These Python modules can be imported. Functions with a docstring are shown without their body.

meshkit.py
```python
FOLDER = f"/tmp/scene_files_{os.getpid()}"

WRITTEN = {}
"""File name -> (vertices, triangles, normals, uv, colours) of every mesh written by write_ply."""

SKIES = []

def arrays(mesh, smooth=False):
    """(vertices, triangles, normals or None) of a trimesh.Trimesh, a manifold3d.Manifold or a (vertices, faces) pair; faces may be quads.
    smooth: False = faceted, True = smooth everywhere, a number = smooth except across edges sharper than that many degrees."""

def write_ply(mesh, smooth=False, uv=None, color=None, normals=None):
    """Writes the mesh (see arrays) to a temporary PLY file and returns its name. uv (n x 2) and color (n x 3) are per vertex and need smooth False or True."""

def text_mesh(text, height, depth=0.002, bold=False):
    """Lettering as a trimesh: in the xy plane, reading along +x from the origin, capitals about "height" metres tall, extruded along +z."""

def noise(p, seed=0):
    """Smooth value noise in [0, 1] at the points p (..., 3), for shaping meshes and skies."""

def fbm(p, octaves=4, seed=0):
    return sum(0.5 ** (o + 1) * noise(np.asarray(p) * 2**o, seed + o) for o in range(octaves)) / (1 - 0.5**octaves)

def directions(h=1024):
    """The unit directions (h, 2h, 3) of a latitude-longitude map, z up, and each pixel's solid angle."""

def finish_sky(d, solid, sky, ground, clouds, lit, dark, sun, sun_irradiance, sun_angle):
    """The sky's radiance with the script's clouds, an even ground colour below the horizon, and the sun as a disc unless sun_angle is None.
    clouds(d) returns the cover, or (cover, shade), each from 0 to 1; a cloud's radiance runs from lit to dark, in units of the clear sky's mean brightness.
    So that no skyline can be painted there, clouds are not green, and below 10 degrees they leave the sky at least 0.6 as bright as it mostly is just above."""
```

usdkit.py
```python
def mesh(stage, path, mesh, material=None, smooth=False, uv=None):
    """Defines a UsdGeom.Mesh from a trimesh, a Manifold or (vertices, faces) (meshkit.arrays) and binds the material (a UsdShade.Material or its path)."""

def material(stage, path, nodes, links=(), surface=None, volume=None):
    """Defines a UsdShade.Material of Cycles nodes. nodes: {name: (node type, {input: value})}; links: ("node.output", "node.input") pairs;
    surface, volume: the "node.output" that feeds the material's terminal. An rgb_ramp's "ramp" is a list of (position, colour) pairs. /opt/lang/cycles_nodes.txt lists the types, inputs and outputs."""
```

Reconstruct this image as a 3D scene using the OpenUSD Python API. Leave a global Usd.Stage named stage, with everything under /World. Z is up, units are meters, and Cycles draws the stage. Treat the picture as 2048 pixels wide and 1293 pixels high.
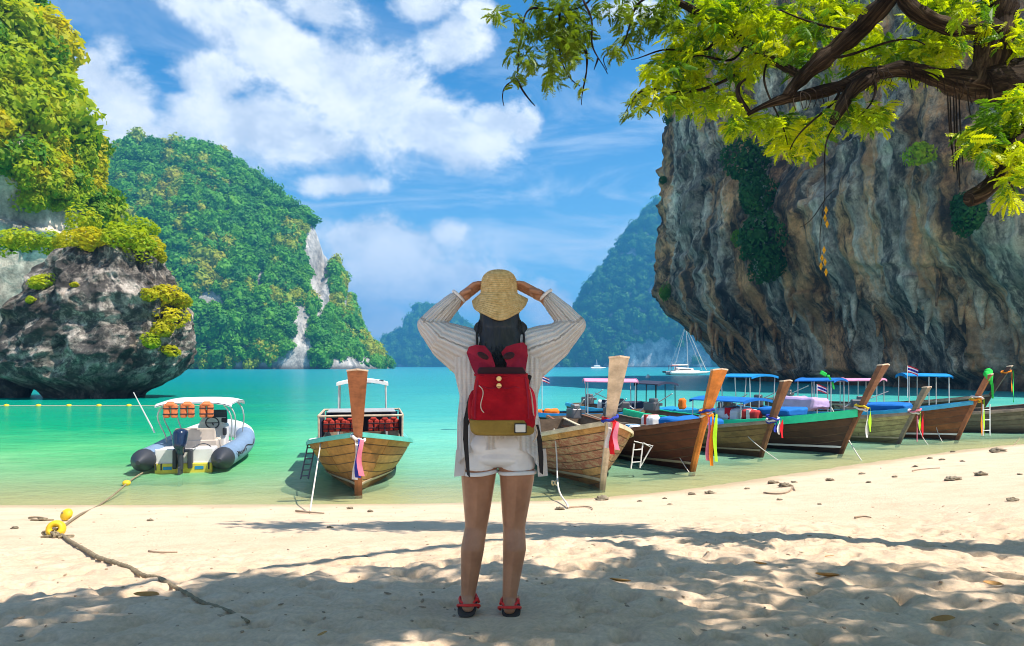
import math, random
import numpy as np, trimesh, manifold3d as m3
from pxr import Usd, UsdGeom, UsdLux, UsdShade, Gf, Sdf, Vt
import usdkit, meshkit
from meshkit import noise as vnoise, fbm

stage = Usd.Stage.CreateInMemory()
UsdGeom.SetStageUpAxis(stage, UsdGeom.Tokens.z)
UsdGeom.SetStageMetersPerUnit(stage, 1.0)
UsdGeom.Xform.Define(stage, '/World')
UsdGeom.Scope.Define(stage, '/World/Looks')

# ---------------------------------------------------------------- camera, sky, sun, exposure
EYE = 2.6                      # metres above the sea
F = 1365.333                   # focal length in pixels of the photograph (24 mm on 36 mm)
cam = UsdGeom.Camera.Define(stage, '/World/camera')
cam.CreateFocalLengthAttr(24.0)
cam.CreateHorizontalApertureAttr(36.0)
cam.CreateVerticalApertureOffsetAttr(1.52)
cam.CreateExposureAttr(1.0)
cam.AddTranslateOp().Set(Gf.Vec3d(0, 0, EYE))
cam.AddRotateXOp().Set(90.0)
cam.CreateClippingRangeAttr(Gf.Vec2f(0.05, 50000))

SUN_EL = math.radians(58.0)
SUN_AZ = math.atan2(0.94, -0.34)
SUN = np.array([math.sin(SUN_AZ) * math.cos(SUN_EL), math.cos(SUN_AZ) * math.cos(SUN_EL), math.sin(SUN_EL)])
sun = UsdLux.DistantLight.Define(stage, '/World/sun')
sun.CreateIntensityAttr(1.2)
sun.CreateAngleAttr(0.5)
sun.CreateNormalizeAttr(True)
sun.CreateColorAttr(Gf.Vec3f(1.0, 0.905, 0.80))
sun.AddTransformOp().Set(Gf.Matrix4d(Gf.Rotation(Gf.Vec3d(0, 0, 1), Gf.Vec3d(*map(float, SUN))), Gf.Vec3d(0, 0, 0)))


def pix(px, py):               # direction coordinates on the sky: right / forward, up / forward
    return (px - 1024) / F, (733 - py) / F


def sky_material():
    # every cloud bank: centre (as seen towards the bay), half width, half height, tilt
    banks = [(95, 40, 70, 90, 0), (170, 130, 75, 95, .4), (235, 215, 80, 85, .4), (130, 250, 120, 110, 0), (275, 285, 60, 45, 0), (460, 262, 105, 48, .1), (630, 290, 110, 42, .1), (560, 90, 190, 75, .45), (720, 170, 215, 115, .5), (430, 155, 85, 50, .3),
             (850, 250, 150, 75, .4), (520, 255, 205, 75, .1), (640, 20, 120, 50, .1), (680, 372, 82, 26, 0), (800, 485, 165, 55, .05), (700, 480, 60, 40, 0), (890, 470, 60, 40, 0), (905, 90, 60, 75, .9), (985, 250, 42, 60, 1.1),
             (840, 15, 70, 40, 0), (730, 575, 75, 26, .05), (745, 640, 75, 30, .1), (930, 575, 90, 34, 0.2), (1110, 610, 60, 34, .3), (1050, 250, 30, 30, 1),
             (880, 560, 120, 50, 0), (1270, 20, 90, 22, 0), (960, 25, 40, 26, 0)]
    n = {'g': ('geometry', {}), 'sep': ('separate_xyz', {}), 'yy': ('math', {'math_type': 'maximum', 'value2': 0.03}), 'u': ('math', {'math_type': 'divide'}), 'v': ('math', {'math_type': 'divide'}),
         'uv': ('combine_xyz', {}),
         'sky': ('sky_texture', {'sky_type': 'single_scattering', 'sun_disc': False, 'sun_elevation': SUN_EL, 'sun_rotation': SUN_AZ, 'air_density': 1.0, 'aerosol_density': 0.7, 'ozone_density': 3.5}),
         'sat': ('hsv', {'saturation': 1.30, 'value': 1.0, 'hue': 0.492}),
         'tint': ('mix', {'mix_type': 'multiply', 'fac': 1.0, 'color2': (0.64, 0.87, 0.97)})}
    L = [('g.position', 'sep.vector'), ('sep.y', 'yy.value1'), ('sep.x', 'u.value1'), ('yy.value', 'u.value2'), ('sep.z', 'v.value1'), ('yy.value', 'v.value2'),
         ('u.value', 'uv.x'), ('v.value', 'uv.y'), ('sky.color', 'sat.color'), ('sat.color', 'tint.color1')]
    # puffy noise, once here and once shifted towards the sun for the shading of the puffs
    for k, off in (('a', (0, 0, 0)), ('b', (0.035, 0.0, 0.05))):
        n['m' + k] = ('mapping', {'location': tuple(np.array(off) * 1.0), 'scale': (1, 1, 1.35)})
        n['n' + k] = ('noise_texture', {'scale': 6.5, 'detail': 10.0, 'roughness': 0.60, 'lacunarity': 2.1, 'distortion': 0.15})
        L += [('g.position', f'm{k}.vector'), (f'm{k}.vector', f'n{k}.vector')]
    prev = None
    for i, (cx, cy, rx, ry, tilt) in enumerate(banks):
        u, v = pix(cx, cy)
        # texture mapping: (p - location) rotated back, divided by scale
        n[f'k{i}'] = ('mapping', {'mapping_type': 'texture', 'location': (u, v, 0), 'rotation': (0, 0, -tilt), 'scale': (rx / F, ry / F, 1)})
        n[f'l{i}'] = ('vector_math', {'math_type': 'length'})
        L += [('uv.vector', f'k{i}.vector'), (f'k{i}.vector', f'l{i}.vector1')]
        if prev is None:
            prev = f'l{i}.value'
        else:
            n[f'x{i}'] = ('math', {'math_type': 'smoothmin', 'value3': 0.16})
            L += [(prev, f'x{i}.value1'), (f'l{i}.value', f'x{i}.value2')]
            prev = f'x{i}.value'
    n['field'] = ('map_range', {'from_min': 0.0, 'from_max': 2.0, 'to_min': 0.62, 'to_max': -0.33, 'clamp': True})
    n['wide'] = ('noise_texture', {'scale': 2.1, 'detail': 3.0, 'roughness': 0.5})
    n['wr'] = ('map_range', {'from_min': 0.42, 'from_max': 0.66, 'to_min': -0.33, 'to_max': 0.35, 'clamp': True})
    n['side'] = ('map_range', {'from_min': 0.80, 'from_max': 0.72, 'to_min': 0.0, 'to_max': 1.0, 'clamp': True})
    n['pick'] = ('mix_float', {})
    L += [(prev, 'field.value'), ('g.position', 'wide.vector'), ('wide.fac', 'wr.value'), ('sep.y', 'side.value'), ('side.result', 'pick.fac'), ('field.result', 'pick.a'), ('wr.result', 'pick.b')]
    for k in 'ab':
        n['c' + k] = ('math', {'math_type': 'multiply_add', 'value2': 1.6, 'value3': -0.80})
        n['s' + k] = ('math', {'math_type': 'add'})
        L += [(f'n{k}.fac', f'c{k}.value1'), (f'c{k}.value', f's{k}.value1'), ('pick.result', f's{k}.value2')]
    n['cover'] = ('map_range', {'range_type': 'smoothstep', 'from_min': 0.0, 'from_max': 0.33, 'to_min': 0.0, 'to_max': 0.97, 'clamp': True})
    n['shade'] = ('math', {'math_type': 'subtract'})
    n['shr'] = ('map_range', {'range_type': 'smoothstep', 'from_min': -0.22, 'from_max': 0.28, 'to_min': 0.0, 'to_max': 1.0, 'clamp': True})
    n['ccol'] = ('rgb_ramp', {'ramp': [(0, (4.7, 5.1, 5.7)), (0.5, (6.2, 6.5, 6.8)), (1, (7.6, 7.6, 7.55))]})
    # thin high veil
    n['vm'] = ('mapping', {'rotation': (0, 0.5, 0), 'scale': (1.2, 1.0, 4.5)})
    n['vn'] = ('noise_texture', {'scale': 3.2, 'detail': 7.0, 'roughness': 0.6, 'distortion': 0.8})
    n['vr'] = ('map_range', {'range_type': 'smoothstep', 'from_min': 0.40, 'from_max': 0.70, 'to_min': 0.0, 'to_max': 0.62, 'clamp': True})
    n['vh'] = ('map_range', {'range_type': 'smoothstep', 'from_min': 0.48, 'from_max': 0.26, 'to_min': 0.18, 'to_max': 1.0, 'clamp': True})
    n['vz'] = ('math', {'math_type': 'multiply'})
    n['low'] = ('map_range', {'range_type': 'smoothstep', 'from_min': 0.42, 'from_max': 0.0, 'to_min': 0.0, 'to_max': 0.36, 'clamp': True})
    n['lowc'] = ('mix', {'mix_type': 'mix', 'color2': (3.6, 6.1, 7.2)})
    n['veil'] = ('mix', {'mix_type': 'mix', 'color2': (6.2, 6.6, 7.0)})
    n['out'] = ('mix', {'mix_type': 'mix'})
    n['bg'] = ('background_shader', {'strength': 0.085})
    L += [('sa.value', 'cover.value'), ('sa.value', 'shade.value1'), ('sb.value', 'shade.value2'), ('shade.value', 'shr.value'), ('shr.result', 'ccol.fac'),
          ('g.position', 'vm.vector'), ('vm.vector', 'vn.vector'), ('vn.fac', 'vr.value'), ('vz.value', 'veil.fac'),
          ('vr.result', 'vz.value1'), ('sep.z', 'vh.value'), ('vh.result', 'vz.value2'), ('sep.z', 'low.value'), ('low.result', 'lowc.fac'), ('tint.color', 'lowc.color1'), ('lowc.color', 'veil.color1'),
          ('veil.color', 'out.color1'), ('ccol.color', 'out.color2'), ('cover.result', 'out.fac'), ('out.color', 'bg.color')]
    return usdkit.material(stage, '/World/Looks/sky', n, L, surface='bg.background')


dome = UsdLux.DomeLight.Define(stage, '/World/sky')
dome.CreateIntensityAttr(1.0)
UsdShade.MaterialBindingAPI.Apply(dome.GetPrim()).Bind(sky_material())
dome.GetPrim().SetCustomDataByKey('kind', 'structure')
dome.GetPrim().SetCustomDataByKey('label', 'deep blue tropical sky with white cumulus clouds')

# ---------------------------------------------------------------- helpers
COUNT = {}


def numbered(parent, name):
    k = (parent, name)
    n = COUNT.get(k, 0)
    COUNT[k] = n + 1
    return f'{parent}/{name}' + (f'_{n:03d}' if n else '')


def tag(prim, label=None, cat=None, group=None, kind=None):
    p = prim.GetPrim()
    for k, v in (('label', label), ('category', cat), ('group', group), ('kind', kind)):
        if v:
            p.SetCustomDataByKey(k, v)
    return prim


def thing(name, label, cat, loc=(0, 0, 0), rotz=0.0, group=None):
    x = UsdGeom.Xform.Define(stage, numbered('/World', name))
    x.AddTranslateOp().Set(Gf.Vec3d(*map(float, loc)))
    x.AddRotateZOp().Set(float(math.degrees(rotz)))
    return tag(x, label, cat, group)


def part(name, mesh, mat, parent=None, smooth=False, uv=None, label=None):
    base = str(parent.GetPath()) if parent is not None else '/World'
    m = usdkit.mesh(stage, numbered(base, name), mesh, mat, smooth=smooth, uv=uv)
    if label:
        m.GetPrim().SetCustomDataByKey('label', label)
    return m


def at(px, py, d):             # the point at depth d metres that the photograph shows at this pixel
    return np.array([(px - 1024) / F * d, d, EYE + (733 - py) / F * d])


def cat(*ms):
    out = []
    for m in ms:
        out += list(m) if isinstance(m, (list, tuple)) and not hasattr(m, 'vertices') else [m]
    return trimesh.util.concatenate([trimesh.Trimesh(np.array(m.vertices), np.array(m.faces), process=False) for m in out])


def box(c, s, rz=0.0, rx=0.0, ry=0.0, bev=0.0):
    if bev:
        h = np.array(s, float) / 2 - bev
        pts = []
        for i in (-1, 1):
            for j in (-1, 1):
                for k in (-1, 1):
                    q = np.array([i, j, k]) * h
                    for ax in range(3):
                        e = np.zeros(3); e[ax] = bev * (i, j, k)[ax]
                        pts.append(q + e)
        m = trimesh.convex.convex_hull(np.array(pts))
    else:
        m = trimesh.creation.box(np.array(s, float))
    R = trimesh.transformations.euler_matrix(rx, ry, rz)
    R[:3, 3] = c
    m.apply_transform(R)
    return m


def tube(pts, r, n=8, cap=True, flat=1.0):
    """A tube along the points; r is a number or one radius per point."""
    p = np.array(pts, float)
    r = np.full(len(p), r, float) if np.ndim(r) == 0 else np.array(r, float)
    t = np.gradient(p, axis=0)
    t /= np.maximum(np.linalg.norm(t, axis=1, keepdims=True), 1e-9)
    up = np.array([0, 0, 1.0]) if abs(t[0, 2]) < 0.9 else np.array([1.0, 0, 0])
    a = np.cross(t[0], up); a /= np.linalg.norm(a)
    V = []
    for i in range(len(p)):
        a = a - t[i] * (a @ t[i])
        a /= max(np.linalg.norm(a), 1e-9)
        b = np.cross(t[i], a)
        th = np.arange(n) / n * 2 * np.pi
        V.append(p[i] + r[i] * (np.cos(th)[:, None] * a + flat * np.sin(th)[:, None] * b))
    V = np.vstack(V)
    Fc = []
    for i in range(len(p) - 1):
        for j in range(n):
            q, w = i * n + j, i * n + (j + 1) % n
            Fc += [(q, q + n, w + n), (q, w + n, w)]
    if cap:
        V = np.vstack([V, p[:1], p[-1:]])
        e = len(V)
        for j in range(n):
            Fc += [(e - 2, j, (j + 1) % n), (e - 1, (len(p) - 1) * n + (j + 1) % n, (len(p) - 1) * n + j)]
    return trimesh.Trimesh(V, np.array(Fc)[:, ::-1], process=False)


def spline(pts, n=24):
    from scipy.interpolate import CubicSpline
    p = np.array(pts, float)
    d = np.r_[0, np.cumsum(np.linalg.norm(np.diff(p, axis=0), axis=1))]
    return CubicSpline(d, p)(np.linspace(0, d[-1], n)) if len(p) > 2 else p[0] + (p[-1] - p[0]) * np.linspace(0, 1, n)[:, None]


def grid_faces(nu, nv, wrap=False):
    i, j = np.meshgrid(np.arange(nu - (0 if wrap else 1)), np.arange(nv - 1), indexing='ij')
    a, b = (i * nv + j).ravel(), (((i + 1) % nu) * nv + j).ravel()
    return np.vstack([np.stack([a, b, b + 1], 1), np.stack([a, b + 1, a + 1], 1)])


def plate(pts, th, axis=None):
    """A flat polygon strip given as two equally long polylines (left, right), thickened by th."""
    L, R = (np.array(x, float) for x in pts)
    n = len(L)
    c = np.cross(R[0] - L[0], L[min(1, n - 1)] - L[0])
    nrm = (np.array(axis, float) if axis is not None else c / max(np.linalg.norm(c), 1e-9)) * th
    V = np.vstack([L, R, L + nrm, R + nrm])
    Fc = []
    for i in range(n - 1):
        a, b, c_, d = i, i + 1, n + i, n + i + 1
        Fc += [(a, b, d), (a, d, c_), (2 * n + a, 2 * n + d, 2 * n + b), (2 * n + a, 2 * n + c_, 2 * n + d)]
        Fc += [(a, 2 * n + b, b), (a, 2 * n + a, 2 * n + b), (c_, d, 2 * n + d), (c_, 2 * n + d, 2 * n + c_)]
    Fc += [(0, n, 3 * n), (0, 3 * n, 2 * n), (n - 1, 4 * n - 1, 2 * n - 1), (n - 1, 3 * n - 1, 4 * n - 1)]
    m = trimesh.Trimesh(V, np.array(Fc), process=False)
    trimesh.repair.fix_normals(m)
    return m


def skel(bones, extra=(), edge=None, it=10):
    """One smooth body: the hull of the spheres at each bone's joints, joined, refined and smoothed. bones: (p, rp, q, rq)."""
    out = m3.Manifold()
    sph = {}

    def ball(p, r):
        rr = np.array(r if np.ndim(r) else (r, r, r), float)
        return m3.Manifold.sphere(1.0, 20).scale(list(rr)).translate(list(map(float, p)))
    for p, rp, q, rq in bones:
        out = out + m3.Manifold.batch_hull([ball(p, rp), ball(q, rq)])
    for e in extra:
        out = out + e
    if edge:
        out = out.refine_to_length(edge)
    mm = out.to_mesh()
    t = trimesh.Trimesh(np.array(mm.vert_properties[:, :3]), np.array(mm.tri_verts), process=True)
    if it:
        v0 = np.array(t.vertices)
        trimesh.smoothing.filter_taubin(t, iterations=it)
        v1 = np.array(t.vertices)
        far = np.linalg.norm(v1 - v0, axis=1) > (1.2 * edge if edge else .02)
        v1[far] = v0[far]
        t.vertices = v1
    return t


MATS = {}


def look(name, ramp, scale=3.0, stretch=(1, 1, 1), detail=5.0, nrough=0.6, rough=0.6, bump=0.0, bscale=None, spec=0.35, metallic=0.0, distort=0.0, transl=0.0, coord='position', bdist=0.05, sheen=0.0, coat=0.0, rand=0.0, grime=False):
    """A principled material whose colour runs along the ramp with a (stretched) noise; bump from a finer noise."""
    n = {'c': ('uvmap', {'attribute': 'st'}) if coord == 'uv' else (('texture_coordinate', {}) if coord == 'object' else ('geometry', {})),
         'm': ('mapping', {'scale': tuple(stretch)}),
         'n': ('noise_texture', {'scale': scale, 'detail': detail, 'roughness': nrough, 'distortion': distort}),
         'r': ('rgb_ramp', {'ramp': ramp if len(ramp) > 1 else [ramp[0], ramp[0]]}),
         'p': ('principled_bsdf', {'roughness': rough, 'specular_ior_level': spec, 'metallic': metallic, 'coat_weight': coat})}
    src = {'uv': 'c.UV', 'object': 'c.object', 'position': 'c.position'}[coord]
    col = 'r.color'
    L = [(src, 'm.vector'), ('m.vector', 'n.vector'), ('n.fac', 'r.fac')]
    if rand:
        n['oi'] = ('object_info', {})
        n['rr'] = ('map_range', {'to_min': 1 - rand, 'to_max': 1 + rand})
        n['hv'] = ('hsv', {})
        L += [('oi.random', 'rr.value'), ('rr.result', 'hv.value'), ('r.color', 'hv.color')]
        col = 'hv.color'
    if grime:                                            # scum along the waterline and blotchy weathering
        n.update({'gp': ('geometry', {}), 'gz': ('separate_xyz', {}), 'gn': ('noise_texture', {'scale': 3.5, 'detail': 6.0, 'roughness': .7}), 'ga': ('math', {'math_type': 'multiply_add', 'value2': -.5}),
                  'gr': ('map_range', {'range_type': 'smoothstep', 'from_min': -.20, 'from_max': .12, 'to_min': .38, 'to_max': 1.0, 'clamp': True}), 'gm': ('mix', {'mix_type': 'multiply', 'fac': 1.0}),
                  'gw': ('map_range', {'from_min': .35, 'from_max': .65, 'to_min': .72, 'to_max': 1.15}), 'gm2': ('mix', {'mix_type': 'multiply', 'fac': 1.0})})
        L += [('gp.position', 'gz.vector'), ('gp.position', 'gn.vector'), ('gn.fac', 'ga.value1'), ('gz.z', 'ga.value3'), ('ga.value', 'gr.value'), (col, 'gm.color1'), ('gr.result', 'gm.color2'), ('gn.fac', 'gw.value'), ('gm.color', 'gm2.color1'), ('gw.result', 'gm2.color2')]
        col = 'gm2.color'
    L.append((col, 'p.base_color'))
    if bump:
        n['bn'] = ('noise_texture', {'scale': bscale or scale * 4, 'detail': 6.0, 'roughness': 0.65})
        n['b'] = ('bump', {'strength': bump, 'distance': bdist})
        L += [('m.vector', 'bn.vector'), ('bn.fac', 'b.height'), ('b.normal', 'p.normal')]
    s = 'p.BSDF'
    if transl:
        n['t'] = ('translucent_bsdf', {})
        n['tc'] = ('mix', {'mix_type': 'multiply', 'fac': 1.0, 'color2': (1.5, 1.35, 0.5)})
        n['x'] = ('mix_closure', {'fac': transl})
        L += [(col, 'tc.color1'), ('tc.color', 't.color'), ('p.BSDF', 'x.closure1'), ('t.BSDF', 'x.closure2')]
        s = 'x.closure'
    MATS[name] = usdkit.material(stage, f'/World/Looks/{name}', n, L, surface=s)
    return MATS[name]


def mul(c, f):
    return tuple(min(1.0, x * f) for x in c)


def tone(name, c, lo=0.8, hi=1.15, **kw):
    """A plain colour with a little wear in it."""
    return look(name, [(0.3, mul(c, lo)), (0.7, mul(c, hi))], **kw)

# ---------------------------------------------------------------- materials of the setting
SHORE = np.array([(-400, 12), (-60, 12.2), (-9.45, 12.7), (-4, 12.8), (0, 13.1), (2.8, 13.9), (5.45, 15.6), (9.4, 18.2), (16.4, 22.4), (30, 27), (45, 33), (80, 40), (400, 44)], float)
from scipy.interpolate import PchipInterpolator
shore_y = PchipInterpolator(SHORE[:, 0], SHORE[:, 1])
shore_d = shore_y.derivative()


def shore_s(X, Y):             # metres up the beach from the waterline (negative under water)
    return (shore_y(X) - Y) / np.sqrt(1 + shore_d(X) ** 2)


def sand_profile(s):
    up = 0.146 * np.minimum(s, 14) + 0.03 * np.maximum(s - 14, 0)
    down = np.where(s > -6, 0.075 * s, np.where(s > -60, -0.45 + 0.1 * (s + 6), -5.85))
    return np.where(s > 0, up, down)


rng = np.random.default_rng(7)
_n = 4600
pit_x, pit_y = rng.uniform(-6, 6.5, _n), rng.uniform(1.6, 8.6, _n)
pit_r, pit_d, pit_a, pit_e = rng.uniform(.035, .105, _n), rng.uniform(.020, .065, _n), rng.uniform(0, np.pi, _n), rng.uniform(1.2, 1.9, _n)


def lumps(X, Y):
    s = shore_s(X, Y)
    near = np.clip((s - 5.6 + 0.9 * np.sin(X * .6)) / 2.2, 0, 1) * np.clip((14 - Y) / 4, 0, 1)
    p = np.stack([X, Y, 0 * X], -1)
    z = near * (0.036 * (fbm(p * 2.1, 4, 3) - .5) + 0.055 * (fbm(p * 9.5, 4, 9) - .5)) + 0.02 * (fbm(p * .7, 3, 5) - .5)
    q = np.zeros_like(z)
    xs, ys = X[:, 0], Y[0]
    for k in np.where((pit_x > xs[0] - .4) & (pit_x < xs[-1] + .4) & (pit_y > ys[0] - .4) & (pit_y < ys[-1] + .4))[0]:
        R = pit_r[k] * 3.0
        i0, i1 = np.searchsorted(xs, [pit_x[k] - R, pit_x[k] + R])
        j0, j1 = np.searchsorted(ys, [pit_y[k] - R, pit_y[k] + R])
        if i1 - i0 < 2 or j1 - j0 < 2:
            continue
        dx, dy = X[i0:i1, j0:j1] - pit_x[k], Y[i0:i1, j0:j1] - pit_y[k]
        c, s_ = math.cos(pit_a[k]), math.sin(pit_a[k])
        a, b = (dx * c + dy * s_) / (pit_r[k] * pit_e[k]), (-dx * s_ + dy * c) / pit_r[k]
        r2 = np.sqrt(a * a + b * b)
        q[i0:i1, j0:j1] += pit_d[k] * (-np.exp(-r2 ** 2 * 1.6) + .42 * np.exp(-((r2 - 1.4) / .5) ** 2) * (1 + .5 * np.clip(a, -1.5, 1.5)))
    q = np.where(q > 0, .024 * np.tanh(q / .032), .060 * np.tanh(q / .055))
    feet = np.clip((np.minimum(np.hypot(X + .20, Y - 3.30), np.hypot(X - .0, Y - 3.30)) - .14) / .16, 0, 1)
    return (z + q * near) * feet - .012 * (1 - feet)


def ground_z(x, y):
    X, Y = np.array([[float(x)]]), np.array([[float(y)]])
    d = .14
    xs, ys = np.linspace(x - d, x + d, 8), np.linspace(y - d, y + d, 8)
    A, B = np.meshgrid(xs, ys, indexing='ij')
    return float((sand_profile(shore_s(A, B)) + lumps(A, B)).mean())


def spaced(a, b, fine0, fine1, step, grow):
    mid = list(np.arange(fine0, fine1, step))
    hi, s = [mid[-1]], step
    while hi[-1] < b:
        s *= grow; hi.append(hi[-1] + s)
    lo, s = [mid[0]], step
    while lo[-1] > a:
        s *= grow; lo.append(lo[-1] - s)
    return np.array(lo[:0:-1] + mid + hi[1:])


look('sand', [(0.25, (0.52, 0.43, 0.315)), (0.5, (0.63, 0.535, 0.40)), (0.8, (0.70, 0.605, 0.47))], scale=2.2, detail=8, nrough=.7, rough=.95, bump=.35, bscale=30, spec=.12, bdist=.03)
# wet sand darkens towards the waterline: wetness follows the shore (st.x = metres from the waterline)
n = {'uv': ('uvmap', {'attribute': 'st'}), 'sp': ('separate_xyz', {}), 'g': ('geometry', {}), 'nn': ('noise_texture', {'scale': 0.9, 'detail': 5.0}), 'nm': ('math', {'math_type': 'multiply_add', 'value2': 1.6}),
     'wet': ('map_range', {'range_type': 'smoothstep', 'from_min': 0.9, 'from_max': 1.9, 'to_min': 1.0, 'to_max': 0.0, 'clamp': True}),
     'n1': ('noise_texture', {'scale': 2.0, 'detail': 9.0, 'roughness': 0.7}), 'r1': ('rgb_ramp', {'ramp': [(.25, (.60, .445, .295)), (.5, (.72, .55, .385)), (.8, (.79, .625, .455))]}),
     'n3': ('noise_texture', {'scale': 38.0, 'detail': 4.0, 'roughness': 0.7}), 'r3': ('map_range', {'from_min': .3, 'from_max': .7, 'to_min': .82, 'to_max': 1.12}), 'm3': ('mix', {'mix_type': 'multiply', 'fac': 1.0}),
     'cw': ('mix', {'mix_type': 'mix', 'color2': (.50, .395, .25)}), 'wf': ('math', {'math_type': 'multiply', 'value2': .85}), 'rw': ('map_range', {'to_min': .95, 'to_max': .38}),
     'n2': ('noise_texture', {'scale': 17.0, 'detail': 9.0, 'roughness': 0.78}), 'b': ('bump', {'strength': .75, 'distance': .05}), 'p': ('principled_bsdf', {'specular_ior_level': .15})}
L = [('uv.UV', 'sp.vector'), ('g.position', 'nn.vector'), ('nn.fac', 'nm.value1'), ('sp.x', 'nm.value3'), ('nm.value', 'wet.value'), ('g.position', 'n1.vector'), ('n1.fac', 'r1.fac'),
     ('g.position', 'n3.vector'), ('n3.fac', 'r3.value'), ('r1.color', 'm3.color1'), ('r3.result', 'm3.color2'),
     ('m3.color', 'cw.color1'), ('wet.result', 'wf.value1'), ('wf.value', 'cw.fac'), ('cw.color', 'p.base_color'), ('wet.result', 'rw.value'), ('rw.result', 'p.roughness'), ('g.position', 'n2.vector'), ('n2.fac', 'b.height'), ('b.normal', 'p.normal')]
MATS['beach'] = usdkit.material(stage, '/World/Looks/beach', n, L, surface='p.BSDF')

gx = spaced(-6000, 6000, -4.6, 4.6, 0.026, 1.09)
gy = spaced(-60, 6000, 2.2, 7.2, 0.026, 1.05)
GX, GY = np.meshgrid(gx, gy, indexing='ij')
GS = shore_s(GX, GY)
GZ = sand_profile(GS) + lumps(GX, GY)
sand = part('sand_beach', (np.stack([GX, GY, GZ], -1).reshape(-1, 3), grid_faces(len(gx), len(gy))), MATS['beach'], smooth=True, uv=np.stack([GS.ravel(), GX.ravel()], 1))
tag(sand, 'pale sand beach with trampled footprints in the foreground, sloping under the water', kind='structure')

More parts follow.
